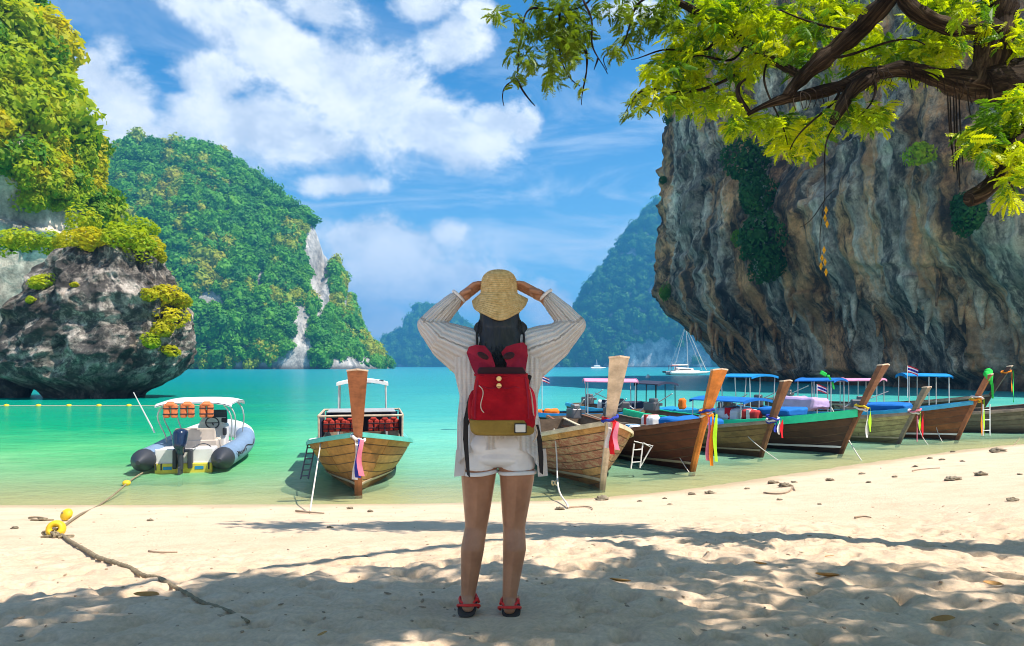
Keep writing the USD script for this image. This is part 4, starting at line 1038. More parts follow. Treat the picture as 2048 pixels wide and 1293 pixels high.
RLOC, RRZ = np.array([(368 - 1024) / F * 16.7, 16.7, 0.0]), math.atan2(.975, -.20)
r = thing('inflatable_boat', 'white and blue grey inflatable dinghy with black outboard and white sunshade roof', 'boat', RLOC, RRZ)
for s in (-1, 1):
    pts = spline([(0, s * .90, .33), (1.4, s * .93, .35), (2.8, s * .92, .42), (3.7, s * .76, .52)], 16)
    part('side_tube', tube(pts, .27, 18, cap=True), MATS['tube_blue'], r, smooth=50)
    part('tube_cone', tube([(0.02, s * .90, .33), (-.12, s * .90, .33), (-.34, s * .90, .325), (-.46, s * .90, .32)], [.278, .265, .12, .05], 18), MATS['cone_black'], r, smooth=50)
    part('grab_line', tube(spline([(.3, s * 1.18, .45), (.9, s * 1.22, .38), (1.5, s * 1.2, .48), (2.1, s * 1.22, .42), (2.7, s * 1.19, .52)], 18), .012, 5), MATS['strap_dark'], r)
part('bow_tube', tube(spline([(3.7, -.76, .52), (4.35, -.50, .62), (4.7, 0, .68), (4.35, .50, .62), (3.7, .76, .52)], 18), [.27] * 18, 18), MATS['tube_white'], r, smooth=50)
part('floor', cat(box((1.9, 0, .22), (3.8, 1.4, .06)), box((4.0, 0, .30), (.7, .9, .06))), MATS['deck_white'], r)
tr = part('transom', box((.06, 0, .36), (.09, 1.34, .44), bev=.02), MATS['deck_white'], r)
part('stern_band', box((-.002, 0, .10), (.10, 1.30, .26), bev=.015), MATS['hull_yellow'], tr)
for y in (.36, -.36):
    part('decal', box((-.056, y, .12), (.008, .20, .075)), MATS['decal_blue'], tr)
for y in (.62, -.58, .5):
    part('lifting_eye', box((-.06, y, .16), (.02, .03, .16)), MATS['cone_black'], tr)
part('stern_locker', cat(box((.42, .38, .40), (.55, .50, .34), bev=.03), box((.42, -.40, .40), (.55, .46, .34), bev=.03)), MATS['deck_white'], r)
part('bench_seat', cat(box((1.3, 0, .50), (.5, 1.1, .40), bev=.04), box((1.12, 0, .82), (.10, 1.0, .34), bev=.03)), MATS['seat_beige'], r)
con = part('console', cat(box((2.35, -.18, .62), (.50, .72, .80), bev=.05), box((2.30, -.18, 1.06), (.36, .66, .12), ry=-.35, bev=.03)), MATS['deck_white'], r)
w_ = trimesh.creation.torus(.17, .018, 20, 8); w_.apply_transform(trimesh.transformations.rotation_matrix(1.2, (0, 1, 0))); w_.apply_translation((2.0, -.22, 1.05))
part('steering_wheel', cat(w_, tube([(2.0, -.38, 1.05), (2.0, -.06, 1.05)], .014, 5), tube([(2.0, -.22, 1.05), (2.12, -.22, .98)], .02, 6)), MATS['cone_black'], con)
part('windscreen', box((2.56, -.18, 1.22), (.02, .62, .32), ry=-.3), MATS['window_dark'], con)
part('gauge', cat(box((2.16, -.50, 1.10), (.06, .16, .14), bev=.02), box((2.1, -.52, .80), (.08, .10, .2), bev=.02)), MATS['cone_black'], con)
# outboard engine
ob = part('outboard_engine', skel([((-.22, .02, .98), (.20, .17, .12), (-.30, .02, .72), (.19, .15, .14)), ((-.30, .02, .72), (.17, .13, .12), (-.20, .02, .50), (.10, .085, .08)), ((-.1, .02, 1.0), (.14, .14, .08), (-.22, .02, .74), (.14, .13, .1))], edge=.05), MATS['cowling_blue'], r, smooth=True)
part('engine_leg', cat(box((-.22, .02, .34), (.16, .10, .50), bev=.03), box((-.26, .02, -.05), (.34, .05, .5), bev=.02)), MATS['cone_black'], ob)
part('bracket', cat(box((-.06, .18, .34), (.18, .10, .46), bev=.02), box((-.06, -.16, .34), (.18, .10, .46), bev=.02), box((-.1, .02, .55), (.1, .4, .08), bev=.02)), MATS['cone_black'], ob)
part('engine_stripe', tube(spline([(-.36, .14, .78), (-.30, .16, .92), (-.16, .16, 1.02)], 8), .012, 5), MATS['metal_pole'], ob)
part('fuel_hose', tube(spline([(-.1, -.2, .6), (.15, -.38, .68), (.4, -.5, .60), (.5, -.62, .45)], 14), .014, 5), MATS['cone_black'], ob)
# sunshade on poles
for s in (-1, 1):
    for xa, xb in ((1.0, .95), (1.5, 1.45), (2.6, 2.75)):
        part('sunshade_pole', tube(spline([(xa + .5, s * .82, .52), ((xa + xb) / 2 + .2, s * .88, 1.1), (xb, s * .84, 1.44), (xb + .02, s * .72, 1.58)], 12), .018, 6), MATS['metal_pole'], r)
V = []
for x, dz in ((.88, -.03), (1.0, .03), (1.8, .07), (2.7, .03), (2.84, -.06)):
    y = np.linspace(-.92, .92, 13)
    V.append(np.stack([np.full(13, x), y, 1.60 + dz + .10 * (1 - np.abs(y / .92) ** 3.5)], 1))
V = np.array(V)
part('sunshade', (np.vstack([V.reshape(-1, 3), (V - [0, 0, .03]).reshape(-1, 3)]), np.vstack([grid_faces(5, 13), grid_faces(5, 13)[:, ::-1] + 65])), MATS['tube_white'], r, smooth=40)
part('antenna', tube([(1.0, .95, .9), (.6, 1.32, 1.95)], [.02, .010], 6), MATS['tube_white'], r)
for k in range(6):
    part('mark', box((.55 + .17 * k, -1.165 - .006 * k, .36 + .003 * k), (.05 if k else .13, .03, .07 if k else .12), rx=.05), MATS['cone_black'], r)


def jacket(loc, rz, label, sc=1.0, mat='jacket_orange'):
    t = thing('life_jacket', label, 'life jacket', loc, rz)
    body = cat(box((0, -.11, 0), (.14, .19, .44), bev=.04), box((0, .11, 0), (.14, .19, .44), bev=.04), box((-.02, 0, .20), (.12, .3, .12), bev=.04))
    body.apply_scale(sc)
    part('foam', body, MATS[mat], t)
    for z in (-.1, .08):
        part('strap', box((0, 0, z * sc), (.155 * sc, .42 * sc, .035 * sc), bev=.004), MATS['strap_dark'], t)
    part('collar', box((.02 * sc, 0, .25 * sc), (.10 * sc, .22 * sc, .10 * sc), bev=.03 * sc), MATS['jacket_orange' if mat == 'jacket_orange' else 'jacket_red'], t)
    return t


for k, (y, w) in enumerate(((.52, 'left most'), (.12, 'middle'), (-.34, 'right most'))):
    p = place(None, RRZ, RLOC, (.80, y, 1.42))
    jacket(p + np.array([0, 0, .04]), RRZ, f"{('left', 'middle', 'right')[k]} of three orange life jackets hung under the dinghy's white roof", .80)
# life jackets and a low side shelter in the honey brown boat
t, h, rz, loc = FLEET['B']
sh = part('shelter_rail', cat(*[tube([(-3.1, -1.02, 1.38 - .0), (-3.1, 1.02, 1.38)], .03, 6), tube([(-5.0, -1.0, 1.42), (-5.0, 1.0, 1.42)], .03, 6), tube([(-3.1, 1.02, 1.38), (-5.0, 1.0, 1.42)], .03, 6), tube([(-3.1, -1.02, 1.38), (-5.0, -1.0, 1.42)], .03, 6)]), MATS['pale_wood'], t)
for x in (-3.1, -5.0):
    for s in (-1, 1):
        part('rail_post', tube([(x, s * 1.0, .60), (x, s * 1.01, 1.40)], .025, 6), MATS['pale_wood'], t)
for s in (-1, 1):
    part('side_curtain', box((-4.0, s * 1.0, 1.06), (1.8, .03, .58)), MATS['dark_canvas'], t)
part('rear_curtain', box((-4.9, 0, 1.10), (.03, 1.9, .54)), MATS['dark_canvas'], t)
part('roof_panel', box((-4.2, 0, 1.445), (1.3, 1.7, .03), bev=.008), MATS['grey_paint'], t)
rf_ = [c for c in t.GetPrim().GetChildren() if c.GetName() == 'roof'][0]
for k in range(3):
    part('window_panel', box((-8.8 * .62 + .016, .18 + .17 * k, 2.165), (.012, .13, .10)), MATS['window_dark'], UsdGeom.Mesh(rf_))
for k, y in enumerate((-.78, -.50, -.26, .30, .58, .80)):
    where = ('second from the right', 'third from the right', 'nearest right of the post', 'nearest left of the post', 'second from the left', 'leftmost')
    p = place(h, rz, loc, (-3.25 - .12 * (k % 2), y, 1.12))
    jacket(p, rz, ['rightmost', 'second from the right', 'third from the right', 'third from the left', 'second from the left', 'leftmost'][k] + ' red life jacket hung in the honey brown boat', .66, 'jacket_red')
# boarding ladders


def ladder(label, a, b, width, rungs, side, mat='metal_pole', r_=.018, cat_='ladder'):
    a, b, side = np.array(a, float), np.array(b, float), np.array(side, float)
    side = side / np.linalg.norm(side) * width
    t = thing('boarding_ladder', label, cat_, a)
    part('rail', tube([a - a, b - a], r_, 6), MATS[mat], t); part('rail', tube([side, b - a + side], r_, 6), MATS[mat], t)
    for k in range(rungs):
        q = (b - a) * (k + .5) / rungs
        part('rung', tube([q, q + side], r_ * .85, 6), MATS[mat], t)
    return t


lad = ladder('dark steel boarding ladder hanging off the left side of the honey brown boat', at(618, 880, 15.6), at(601, 958, 14.9), .16, 7, (1, .3, 0), 'engine_steel')
part('hook', tube([np.array((0, 0, 0)), np.array((.12, .1, .02)), np.array((.36, .3, -.02))], .018, 6), MATS['metal_pole'], lad)
ladder('white boarding ladder standing in the water beside the far right boat', at(1966, 809, 25.4), at(1966, 872, 25.2), .30, 3, (1, .2, 0), 'white_paint', .02)
lad = ladder('bent steel boarding frame between the weathered and the dark red boat', at(1268, 888, 16.0), at(1262, 938, 15.8), .22, 2, (1, .2, .05))
part('brace', tube([np.array((.22, 0, .02)), np.array((.42, .1, -.10)), np.array((.16, 0, -.52))], .016, 6), MATS['metal_pole'], lad)
part('brace', tube([np.array((0, 0, .06)), np.array((.46, .1, -.06)), np.array((.22, 0, -.40))], .014, 6), MATS['metal_pole'], lad)
# mooring lines


def line(label, pts, r_=.014, sag=.0, mat='white_rope', name='mooring_rope'):
    p = spline(pts, 40)
    if sag:
        p[:, 2] -= sag * np.sin(np.linspace(0, np.pi, len(p)))
    return tag(part(name, tube(p, r_, 6), MATS[mat], smooth=True), label, 'rope')


gB = on_ground(620, 1026)
line('pale rope from the honey brown boat down to a stick on the sand', [at(643, 876, 14.9), gB + [0, 0, .03]], .013)
gC = on_ground(1136, 1018)
line('knotted pale rope hanging from the weathered boat to the sand', [at(1108, 858, 15.3), at(1113, 905, 15.0), at(1115, 962, 13.9), (gC + at(1120, 990, 13.3)) / 2 + [0, 0, .03], gC + [0, 0, .02]], .017)
kn = cat(*[tube(spline([(.06 * math.cos(a) - .05, .03 * math.sin(a), -.04 + .05 * math.sin(2 * a)) for a in np.linspace(k, k + 5.5, 9)], 20), .014, 5) for k in (0, 1.7, 3.1)])
kn.apply_translation(at(1115, 962, 13.85)); tag(part('rope_knot', kn, MATS['rope_fibre'], smooth=True), 'pale knot in the rope below the weathered boat', 'rope')
line('thin rope from the dark red boat to the shallow water', [at(1330, 846, 18.2), at(1378, 945, 16.6)], .012, .12)
line('thin rope from the olive brown boat to the water edge', [at(1478, 848, 20.8), at(1520, 892, 18.8), at(1556, 921, 18.0)], .012, .05)
line('long pale rope from the green gunwaled boat to the sand', [at(1663, 816, 21.3), at(1700, 880, 20.0), on_ground(1762, 938) + [0, 0, .02]], .016, .10)
line('red rope hanging beside the small straw coloured boat', [at(1834, 832, 22.6), at(1834, 884, 22.5)], .014, 0, 'pink_cloth')
line('thin rope slanting from the small straw coloured boat into the water', [at(1836, 840, 22.6), at(1842, 868, 22.4), at(1856, 890, 22.2)], .012)
line('thin rope hanging from the blue gunwale of the brown boat', [at(1868, 818, 24.8), at(1874, 860, 24.2), at(1886, 886, 23.6)], .012)

# ---------------------------------------------------------------- buoys, the heavy rope, driftwood
tone('buoy_yellow', (.72, .48, .02), .75, 1.1, scale=9, rough=.5)
tone('old_rope', (.26, .21, .13), .55, 1.3, scale=22, rough=.95, bump=.8, bscale=60, bdist=.02)
pxy = [(497, 1252), (455, 1232), (400, 1207), (350, 1184), (318, 1166), (280, 1152), (240, 1138), (205, 1126), (175, 1108), (150, 1094), (128, 1078), (112, 1068)]
gp = np.array([on_ground(*q) for q in pxy])
gp[:, 2] += .012
gs = spline(gp, 150)
gs[:, 2] = [max(ground_z(*q[:2]), ground_exact(*q[:2])) for q in gs]
gs[:, 2] = np.convolve(np.pad(gs[:, 2], 4, mode='edge'), np.ones(9) / 9, 'valid')
gs[:, 2] += np.interp(np.linspace(0, 1, 150), [0, .25, .4, .45, 1], [.004, .012, .010, .022, .024])
k_ = np.arange(150)
rr = .0135 + .002 * np.sin(k_ * 2.4) + .003 * vnoise(np.stack([k_ * .4, 0 * k_, 0 * k_], 1))
rr *= np.interp(k_, [0, 70, 149], [.55, 1.1, .9])
tag(part('mooring_line', tube(gs, rr, 9), MATS['old_rope'], smooth=True), 'heavy old rope lying across the sand from the yellow buoys', 'rope')
p2 = [on_ground(118, 1066), on_ground(140, 1046), on_ground(165, 1030), on_ground(205, 1010), at(232, 988, 13.9), at(255, 968, 15.0), at(285, 948, 16.2)]
p2 = np.array(p2); p2[:, 2] = np.maximum(p2[:, 2] + .02, .02)
tag(part('mooring_line', tube(spline(p2, 60), .018, 7), MATS['old_rope'], smooth=True), 'thin dark rope running from the buoys into the water by the dinghy', 'rope')


def buoy(p, r_, label, ring=False, rz=0.0, tilt=0.0):
    t = thing('buoy', label, 'buoy', p, rz)
    n_ = 24
    th = np.linspace(0, 2 * np.pi, n_ + 1)
    if ring:
        prof = [(r_ * (.62 + .38 * math.cos(a)), r_ * .62 * math.sin(a)) for a in np.linspace(-np.pi, np.pi, 19)]
    else:
        prof = [(max(r_ * math.cos(a), .001) * (1 if abs(a) < 1.2 else .9), r_ * .72 * math.sin(a)) for a in np.linspace(-np.pi / 2, np.pi / 2, 15)]
    m = trimesh.creation.revolve(np.array(prof), sections=n_)
    m.apply_transform(trimesh.transformations.euler_matrix(tilt, 0, 0))
    m.apply_translation((0, 0, r_ * .62))
    part('float', m, MATS['buoy_yellow'], t, smooth=50)
    hb = trimesh.creation.cylinder(r_ * .16, r_ * 1.7, sections=12)
    hb.apply_transform(trimesh.transformations.euler_matrix(tilt, 0, 0)); hb.apply_translation((0, 0, r_ * .62))
    part('hub', hb, MATS['old_rope'], t)
    return t


q = on_ground(112, 1074)
buoy(q + [0, 0, .02], .092, 'nearest yellow ring buoy lying on the sand with tangled rope', True, .3, 1.25)
q = on_ground(133, 1042)
buoy(q + [0, 0, .03], .085, 'second yellow buoy lying on the sand close behind the first', False, -.5, 1.0)
buoy(at(253, 973, 14.9) * [1, 1, 0], .085, 'small yellow buoy floating at the water edge behind the dinghy')
tg = [tube(spline(np.c_[g_r[:, 0], g_r[:, 1], np.abs(g_r[:, 2])], 24), .013, 6) for g_r in [np.random.default_rng(k).normal(0, 1, (6, 3)) * [.055, .045, .02] + [0, 0, .02] for k in range(5)]]
m = cat(*tg); m.apply_translation(on_ground(110, 1076)); tag(part('rope_tangle', m, MATS['old_rope'], smooth=True), 'tangle of old rope under the nearest yellow buoy', 'rope')
m = cat(*tg[:3]); m.apply_scale([1.3, .8, .8]); m.apply_translation(on_ground(88, 1042)); tag(part('rope_tangle', m, MATS['old_rope'], smooth=True), 'heap of dark weed and rope left of the second buoy', 'rope')
fl = [(13, 813), (77, 814), (138, 812), (198, 812), (258, 812), (318, 812)]
d_ = 44.5
words = ['leftmost', 'second', 'third', 'fourth', 'fifth', 'last and palest']
for k, (x, y) in enumerate(fl):
    p = at(x, y, d_) * [1, 1, 0]
    buoy(p - [0, 0, .08], .165, f'{words[k]} yellow float from the left on the line before the mushroom rock')
tag(part('float_line', tube(spline([at(x, 815, d_) * [1, 1, 0] + [0, 0, .03] for x in (-60, 13, 77, 138, 198, 258, 318, 420)], 60), .03, 5), MATS['rope_fibre']), 'thin line joining the row of yellow floats', 'rope')

look('coral_grey', [(.2, (.10, .08, .055)), (.5, (.20, .165, .11)), (.8, (.33, .28, .20))], scale=9, detail=6, rough=.95, bump=.8, bscale=30, bdist=.03)
look('dry_leaf_brown', [(.2, (.22, .10, .03)), (.5, (.36, .19, .06)), (.8, (.46, .28, .10))], scale=12, detail=5, rough=.8, transl=.15)
look('driftwood', [(.2, (.20, .14, .09)), (.5, (.33, .24, .16)), (.8, (.44, .34, .24))], scale=6, stretch=(1, 1, 1), detail=7, rough=.9, bump=.6, bscale=30)
bits = [(1205, 1001, 22), (1545, 968, 17), (1571, 974, 20), (1588, 966, 10), (1660, 962, 13), (1724, 949, 9), (1907, 961, 22), (1962, 952, 20), (1384, 990, 12), (1420, 988, 15), (1494, 979, 8), (1560, 1001, 9), (2026, 1004, 18), (1996, 905, 22), (1884, 921, 9),
        (1860, 918, 8), (1925, 924, 8), (1738, 966, 8), (1790, 955, 9), (1640, 1010, 7), (1120, 1020, 14), (1340, 1010, 7), (700, 1018, 10), (660, 1056, 10), (740, 1024, 9), (300, 1042, 9), (30, 1058, 12), (1280, 1004, 8), (1330, 998, 7), (1905, 905, 8), (2040, 950, 8), (1830, 935, 9)]
spots = ['below the bow of the weathered boat', 'below the olive brown boat', 'beside a curved stick', 'right of the curved stick', 'in line with the green gunwaled boat', 'below the rope of the green gunwaled boat', 'alone on the bright sand at the right', 'right of the larger clump on the bright sand']
marks = [(0, 200, 'left of the yellow buoys'), (200, 500, 'in front of the dinghy'), (500, 1000, 'in front of the honey brown longtail'), (1000, 1300, 'below the weathered boat'), (1300, 1450, 'below the orange bow post'), (1450, 1600, 'below the olive brown boat'), (1600, 1765, 'below the green gunwaled boat'), (1765, 1875, 'below the straw coloured boat'), (1875, 1960, 'below the blue gunwaled bow'), (1960, 2100, 'at the right edge of the beach')]
order = ['first', 'second', 'third', 'fourth', 'fifth', 'sixth']
where_ = {}
for lo_, hi_, wd in marks:
    ks = sorted((x, k) for k, (x, y, s) in enumerate(bits) if lo_ <= x < hi_ and k >= 8)
    for q_, (x, k) in enumerate(ks):
        where_[k] = (f'{order[q_]} from left of the coral bits {wd}' if len(ks) > 1 else f'single small dark coral bit {wd}')
for k, (x, y, s) in enumerate(bits):
    q = on_ground(x, y)
    g = np.random.default_rng(900 + k)
    R = s / F * q[1] * .46
    m = trimesh.creation.icosphere(3, R)
    m.vertices *= (1 + 1.7 * (fbm(m.vertices / R * 1.9 + k * 7, 3, k) - .5))[:, None]
    m.vertices *= [1.3, 1.0, .62]
    m.apply_translation(q + [0, 0, R * .18])
    lab = f'dark lump of dead coral and weed {spots[k]}' if k < len(spots) else where_[k]
    tag(part('coral_lump', m, MATS['coral_grey'], smooth=60), lab, 'coral', None if k < len(spots) else 'coral bits along the tideline')
for k, (pts, r_, lab) in enumerate([([(1528, 988), (1560, 990), (1585, 976), (1590, 983)], .016, 'curved stick on the sand below the olive brown boat'), ([(592, 1025), (620, 1028), (648, 1030)], .018, 'short stick on the sand tying the honey brown boat'),
                                    ([(1825, 944), (1850, 940), (1880, 938)], .014, 'thin stick on the sand below the straw coloured boat'), ([(1135, 1018), (1160, 1016), (1185, 1021)], .014, 'thin stick at the end of the knotted rope'),
                                    ([(298, 1106), (325, 1109), (355, 1108)], .010, 'thin pale twig on the bright sand at the left'), ([(1710, 1038), (1726, 1036), (1742, 1038)], .012, 'small twig on the bright sand at the right'), ([(2000, 905), (2030, 890), (2040, 880)], .016, 'forked driftwood by the water at the right edge')]):
    p = np.array([on_ground(*q) + [0, 0, r_ * 1.2] for q in pts])
    tag(part('stick', tube(spline(p, 16), np.linspace(r_, r_ * .6, 16), 7), MATS['driftwood'], smooth=True), lab, 'stick')
lv = [(292, 1203, 24, 'large orange brown dry leaf half buried at the left'), (1886, 1246, 24, 'long curled brown leaf in the right foreground'), (1660, 1124, 12, 'dry leaf in the sunny patch at the right'), (1240, 1176, 22, 'brown dry leaf right of the woman'), (1655, 1168, 24, 'curled brown leaf in the sunny sand'), (1985, 1180, 20, 'brown leaf near the right edge'), (646, 1286, 10, 'small reddish leaf at the bottom edge'), (145, 1264, 9, 'small reddish leaf in the left foreground'), (1520, 1040 + 100, 14, 'small dry leaf in the dappled sand')]
for k, (x, y, s, lab) in enumerate(lv):
    q = on_ground(x, y)
    R = s / F * q[1]
    g = np.random.default_rng(50 + k)
    u = np.linspace(-1, 1, 11)
    wdt = R * .42 * (1 - u ** 2) ** .7 + .002
    c_ = np.stack([u * R, .15 * R * np.sin(u * 2), .18 * R * u ** 2 + .012 + 0 * u], 1)
    l, r2 = c_ + np.stack([0 * u, -wdt, wdt * .5], 1), c_ + np.stack([0 * u, wdt, wdt * .5], 1)
    mid = c_
    V = np.vstack([l, mid, r2]); n_ = 11
    fs = np.vstack([[(i, i + 1, n_ + i + 1), (i, n_ + i + 1, n_ + i), (n_ + i, n_ + i + 1, 2 * n_ + i + 1), (n_ + i, 2 * n_ + i + 1, 2 * n_ + i)] for i in range(n_ - 1)]).reshape(-1, 3)
    m = trimesh.Trimesh(V, fs, process=False)
    m.apply_transform(trimesh.transformations.euler_matrix(g.uniform(-.2, .2), g.uniform(-.2, .2), g.uniform(-.4, .4)))
    m.apply_translation(q + [0, 0, .006])
    tag(part('dry_leaf', m, MATS['dry_leaf_brown'], smooth=True), lab, 'leaf')

# ---------------------------------------------------------------- far boats
q = at(1374, 748, 205) * [1, 1, 0]
c = thing('catamaran', 'white sailing catamaran with a tall bare mast anchored below the cliff', 'sailboat', q, .12)
for s in (-1, 1):
    hl = [((-5.5, s * 2.2, .6), .55, (0, s * 2.2, .55), .70), ((0, s * 2.2, .55), .70, (5.0, s * 2.2, .75), .30), ((5, s * 2.2, .75), .30, (6.2, s * 2.2, .95), .12)]
    part('hull', skel(hl, edge=.5, it=4), MATS['white_paint'], c, smooth=True)
part('deck', box((-.6, 0, 1.25), (7.5, 4.2, .30), bev=.08), MATS['white_paint'], c)
cb = part('cabin', skel([((-3.2, -1.2, 1.7), .5, (1.4, -.8, 1.6), .35), ((-3.2, 1.2, 1.7), .5, (1.4, .8, 1.6), .35), ((-3.2, 0, 1.8), .6, (1.6, 0, 1.6), .4)], edge=.4, it=4), MATS['tube_white'], c, smooth=True)
part('cabin_window', cat(box((-1.2, -1.66, 1.72), (3.6, .05, .28)), box((1.85, 0, 1.62), (.1, 1.4, .2))), MATS['window_dark'], cb)
part('mast', tube([(.3, 0, 1.9), (-.3, 0, 15.6)], [.13, .09], 8), MATS['white_paint'], c)
part('boom', tube([(.2, 0, 3.0), (-4.6, 0, 2.9)], [.28, .20], 8), MATS['white_canvas'], c)
part('furled_jib', tube([(6.0, 0, 1.4), (-.2, 0, 14.6)], [.13, .06], 6), MATS['white_canvas'], c)
for a, b in (((-5.0, 2.2, 1.2), (-.3, 0, 15.2)), ((-5.0, -2.2, 1.2), (-.3, 0, 15.2)), ((4.2, -1.4, 1.3), (-.2, 0, 13.2))):
    part('stay', tube([a, b], .05, 5), MATS['white_paint'], c)
part('bimini', cat(box((-4.3, 0, 2.7), (2.2, 3.0, .10), bev=.03), *[tube([(x, y, 1.3), (x, y, 2.7)], .05, 5) for x in (-5.2, -3.4) for y in (-1.3, 1.3)]), MATS['red_canvas'], c)
part('dinghy', skel([((-7.0, -.8, .9), .28, (-7.0, 1.2, .9), .28)], edge=.3, it=2), MATS['cone_black'], c, smooth=True)
q = at(1196, 738, 640) * [1, 1, 0]
c = thing('motor_yacht', 'tiny white motor yacht with a mast far out below the hazy blue island', 'boat', q, .1)
part('hull', skel([((-6, 0, .8), 1.2, (2, 0, .8), 1.2), ((2, 0, .8), 1.2, (7.5, 0, 1.4), .3)], edge=1.0, it=3), MATS['white_paint'], c, smooth=True)
part('cabin', box((-1, 0, 2.5), (6, 2.0, 1.6), bev=.4), MATS['white_paint'], c)
part('mast', tube([(-1, 0, 3), (-1.2, 0, 9)], .16, 6), MATS['white_paint'], c)
q = at(906, 742, 390) * [1, 1, 0]
c = thing('rowing_boat', 'tiny yellow green boat far out left of the woman', 'boat', q, .0)
part('hull', skel([((-1.6, 0, .3), .5, (1.0, 0, .3), .5), ((1.0, 0, .3), .5, (2.6, 0, .5), .12)], edge=.4, it=3), MATS['lime_cloth'], c, smooth=True)
part('seat', box((-.2, 0, .8), (.8, .8, .3), bev=.1), MATS['white_paint'], c)
q = at(1296, 757, 150) * [1, 1, 0] + [0, 0, .2]
c = thing('white_buoy', 'small white mooring buoy in front of the catamaran', 'buoy', q)
part('float', trimesh.creation.icosphere(2, .5), MATS['white_paint'], c, smooth=True)
part('eye', tube(spline([(-.15, 0, .4), (0, 0, .7), (.15, 0, .4)], 8), .05, 6), MATS['metal_pole'], c)

# crumbs of shell, twig and leaf all over the sand
g = np.random.default_rng(77)
V, Fc, b = [], [], 0
for k in range(420):
    x, y = g.uniform(0, 2048), 1010 + 280 * g.random() ** 1.3
    q = on_ground(x, y)
    if q[2] < .05:
        continue
    r_ = g.uniform(.004, .011)
    tp = trimesh.creation.icosphere(0, r_)
    v = tp.vertices * ([g.uniform(1, 3.2), .8, .5] if k % 3 else [1, 1, .6])
    a = g.uniform(0, np.pi)
    v = v @ np.array([[math.cos(a), -math.sin(a), 0], [math.sin(a), math.cos(a), 0], [0, 0, 1]])
    V.append(v + [q[0], q[1], ground_exact(q[0], q[1]) + r_ * .3]); Fc.append(tp.faces + b); b += len(v)
tag(part('beach_litter', (np.vstack(V), np.vstack(Fc)), MATS['driftwood']), 'tiny crumbs of shell, twig and leaf strewn over the sand', kind='stuff')

# ---------------------------------------------------------------- single shrubs on the rock stack and the right hand cliff
def hit(V, px, py, tol=7):
    v = V.reshape(-1, 3)
    x, y = v[:, 0] / v[:, 1] * F + 1024, 733 - (v[:, 2] - EYE) / v[:, 1] * F
    for k in (1, 2, 4, 8, 16):
        m = (abs(x - px) < tol * k) & (abs(y - py) < tol * k)
        if m.any():
            w = v[m]
            return w[np.argmin(w[:, 1] + .02 * np.hypot(x[m] - px, y[m] - py))]
    return at(px, py, v[:, 1].min())


tone('bush_stem', (.13, .09, .06), .7, 1.2, rough=.9)


def shrub(p, R, mt, label, seed, out=(0, -.35, .25), flat=.8, n=620, leaf=.13, group=None, cat_='shrub'):
    t = thing('cliff_shrub', label, cat_, p, 0, group)
    m = leaves(n, R, leaf * R ** .5 * 1.25, seed, core=.38, flat=flat, lobes=8)
    m.apply_translation(np.array(out) * R)
    part('foliage', m, MATS[mt], t)
    part('stem', tube(spline([(0, .25 * R, -.35 * R), (out[0] * R * .4, -.1 * R, 0), (out[0] * R, out[1] * R, out[2] * R)], 8), np.linspace(.07, .02, 8) * R, 6), MATS['bush_stem'], t)
    return t


g = np.random.default_rng(44)
tops = [(18, 480, 26, 'lime_green', 'yellow green ledge shrub at the left edge of the picture'), (58, 483, 24, 'lime_green', 'low lime shrub on the ledge, second from the left edge'), (98, 486, 24, 'lime_green', 'lime ledge shrub above the left shoulder of the mushroom rock'),
        (140, 488, 26, 'gold_green', 'golden shrub on the left of the mushroom rock top'), (178, 478, 30, 'gold_green', 'orange yellow shrub in the middle of the mushroom rock top'), (168, 446, 30, 'lime_green', 'tall lime bush behind the mushroom rock top'),
        (210, 486, 28, 'lime_green', 'lime bush on the right half of the mushroom rock top'), (240, 470, 32, 'lime_green', 'tall bright green bush on the right half of the mushroom rock'), (272, 490, 30, 'lime_green', 'bright bush right of the tall one on the mushroom rock'),
        (290, 458, 24, 'lime_green', 'highest light green bush at the right end of the mushroom rock'), (302, 496, 24, 'gold_green', 'yellow bush at the right tip of the mushroom rock top'), (318, 512, 12, 'gold_green', 'small yellow tuft hanging over the right tip of the mushroom rock')]
for k, (x, y, s, mt, lab) in enumerate(tops):
    d = 57.0 + g.uniform(-3, 2.5) if y > 465 else 61.0
    if x < 110: d = 62
    p = at(x, y + s * .4, d)
    shrub(p, s / F * d * 1.25, mt, lab, 300 + k, out=(0, 0, .3), flat=.75)
sides = [(86, 566, 18, 'lime_green', 'single lime tuft on the left face of the mushroom rock'), (66, 596, 7, 'lime_green', 'tiny lime tuft low on the left face of the mushroom rock'), (308, 600, 14, 'gold_green', 'uppermost yellow tuft on the right flank of the mushroom rock'), (340, 592, 26, 'gold_green', 'broad golden tuft on the right flank of the mushroom rock'),
         (368, 606, 20, 'gold_green', 'pale yellow tuft sticking out from the right flank of the mushroom rock'), (352, 640, 26, 'gold_green', 'big yellow tuft halfway down the right flank of the mushroom rock'), (336, 662, 20, 'gold_green', 'yellow tuft below the big one on the right flank'), (316, 690, 16, 'lime_green', 'flat lime tuft on the lower right face of the mushroom rock'),
         (350, 712, 14, 'gold_green', 'lowest yellow tuft on the right flank of the mushroom rock'), (150, 566, 6, 'gold_green', 'tiny yellow tuft in the middle of the mushroom rock')]
for k, (x, y, s, mt, lab) in enumerate(sides):
    p = hit(STACK_V, x, y)
    shrub(p, s / F * p[1] * 1.2, mt, lab, 330 + k)
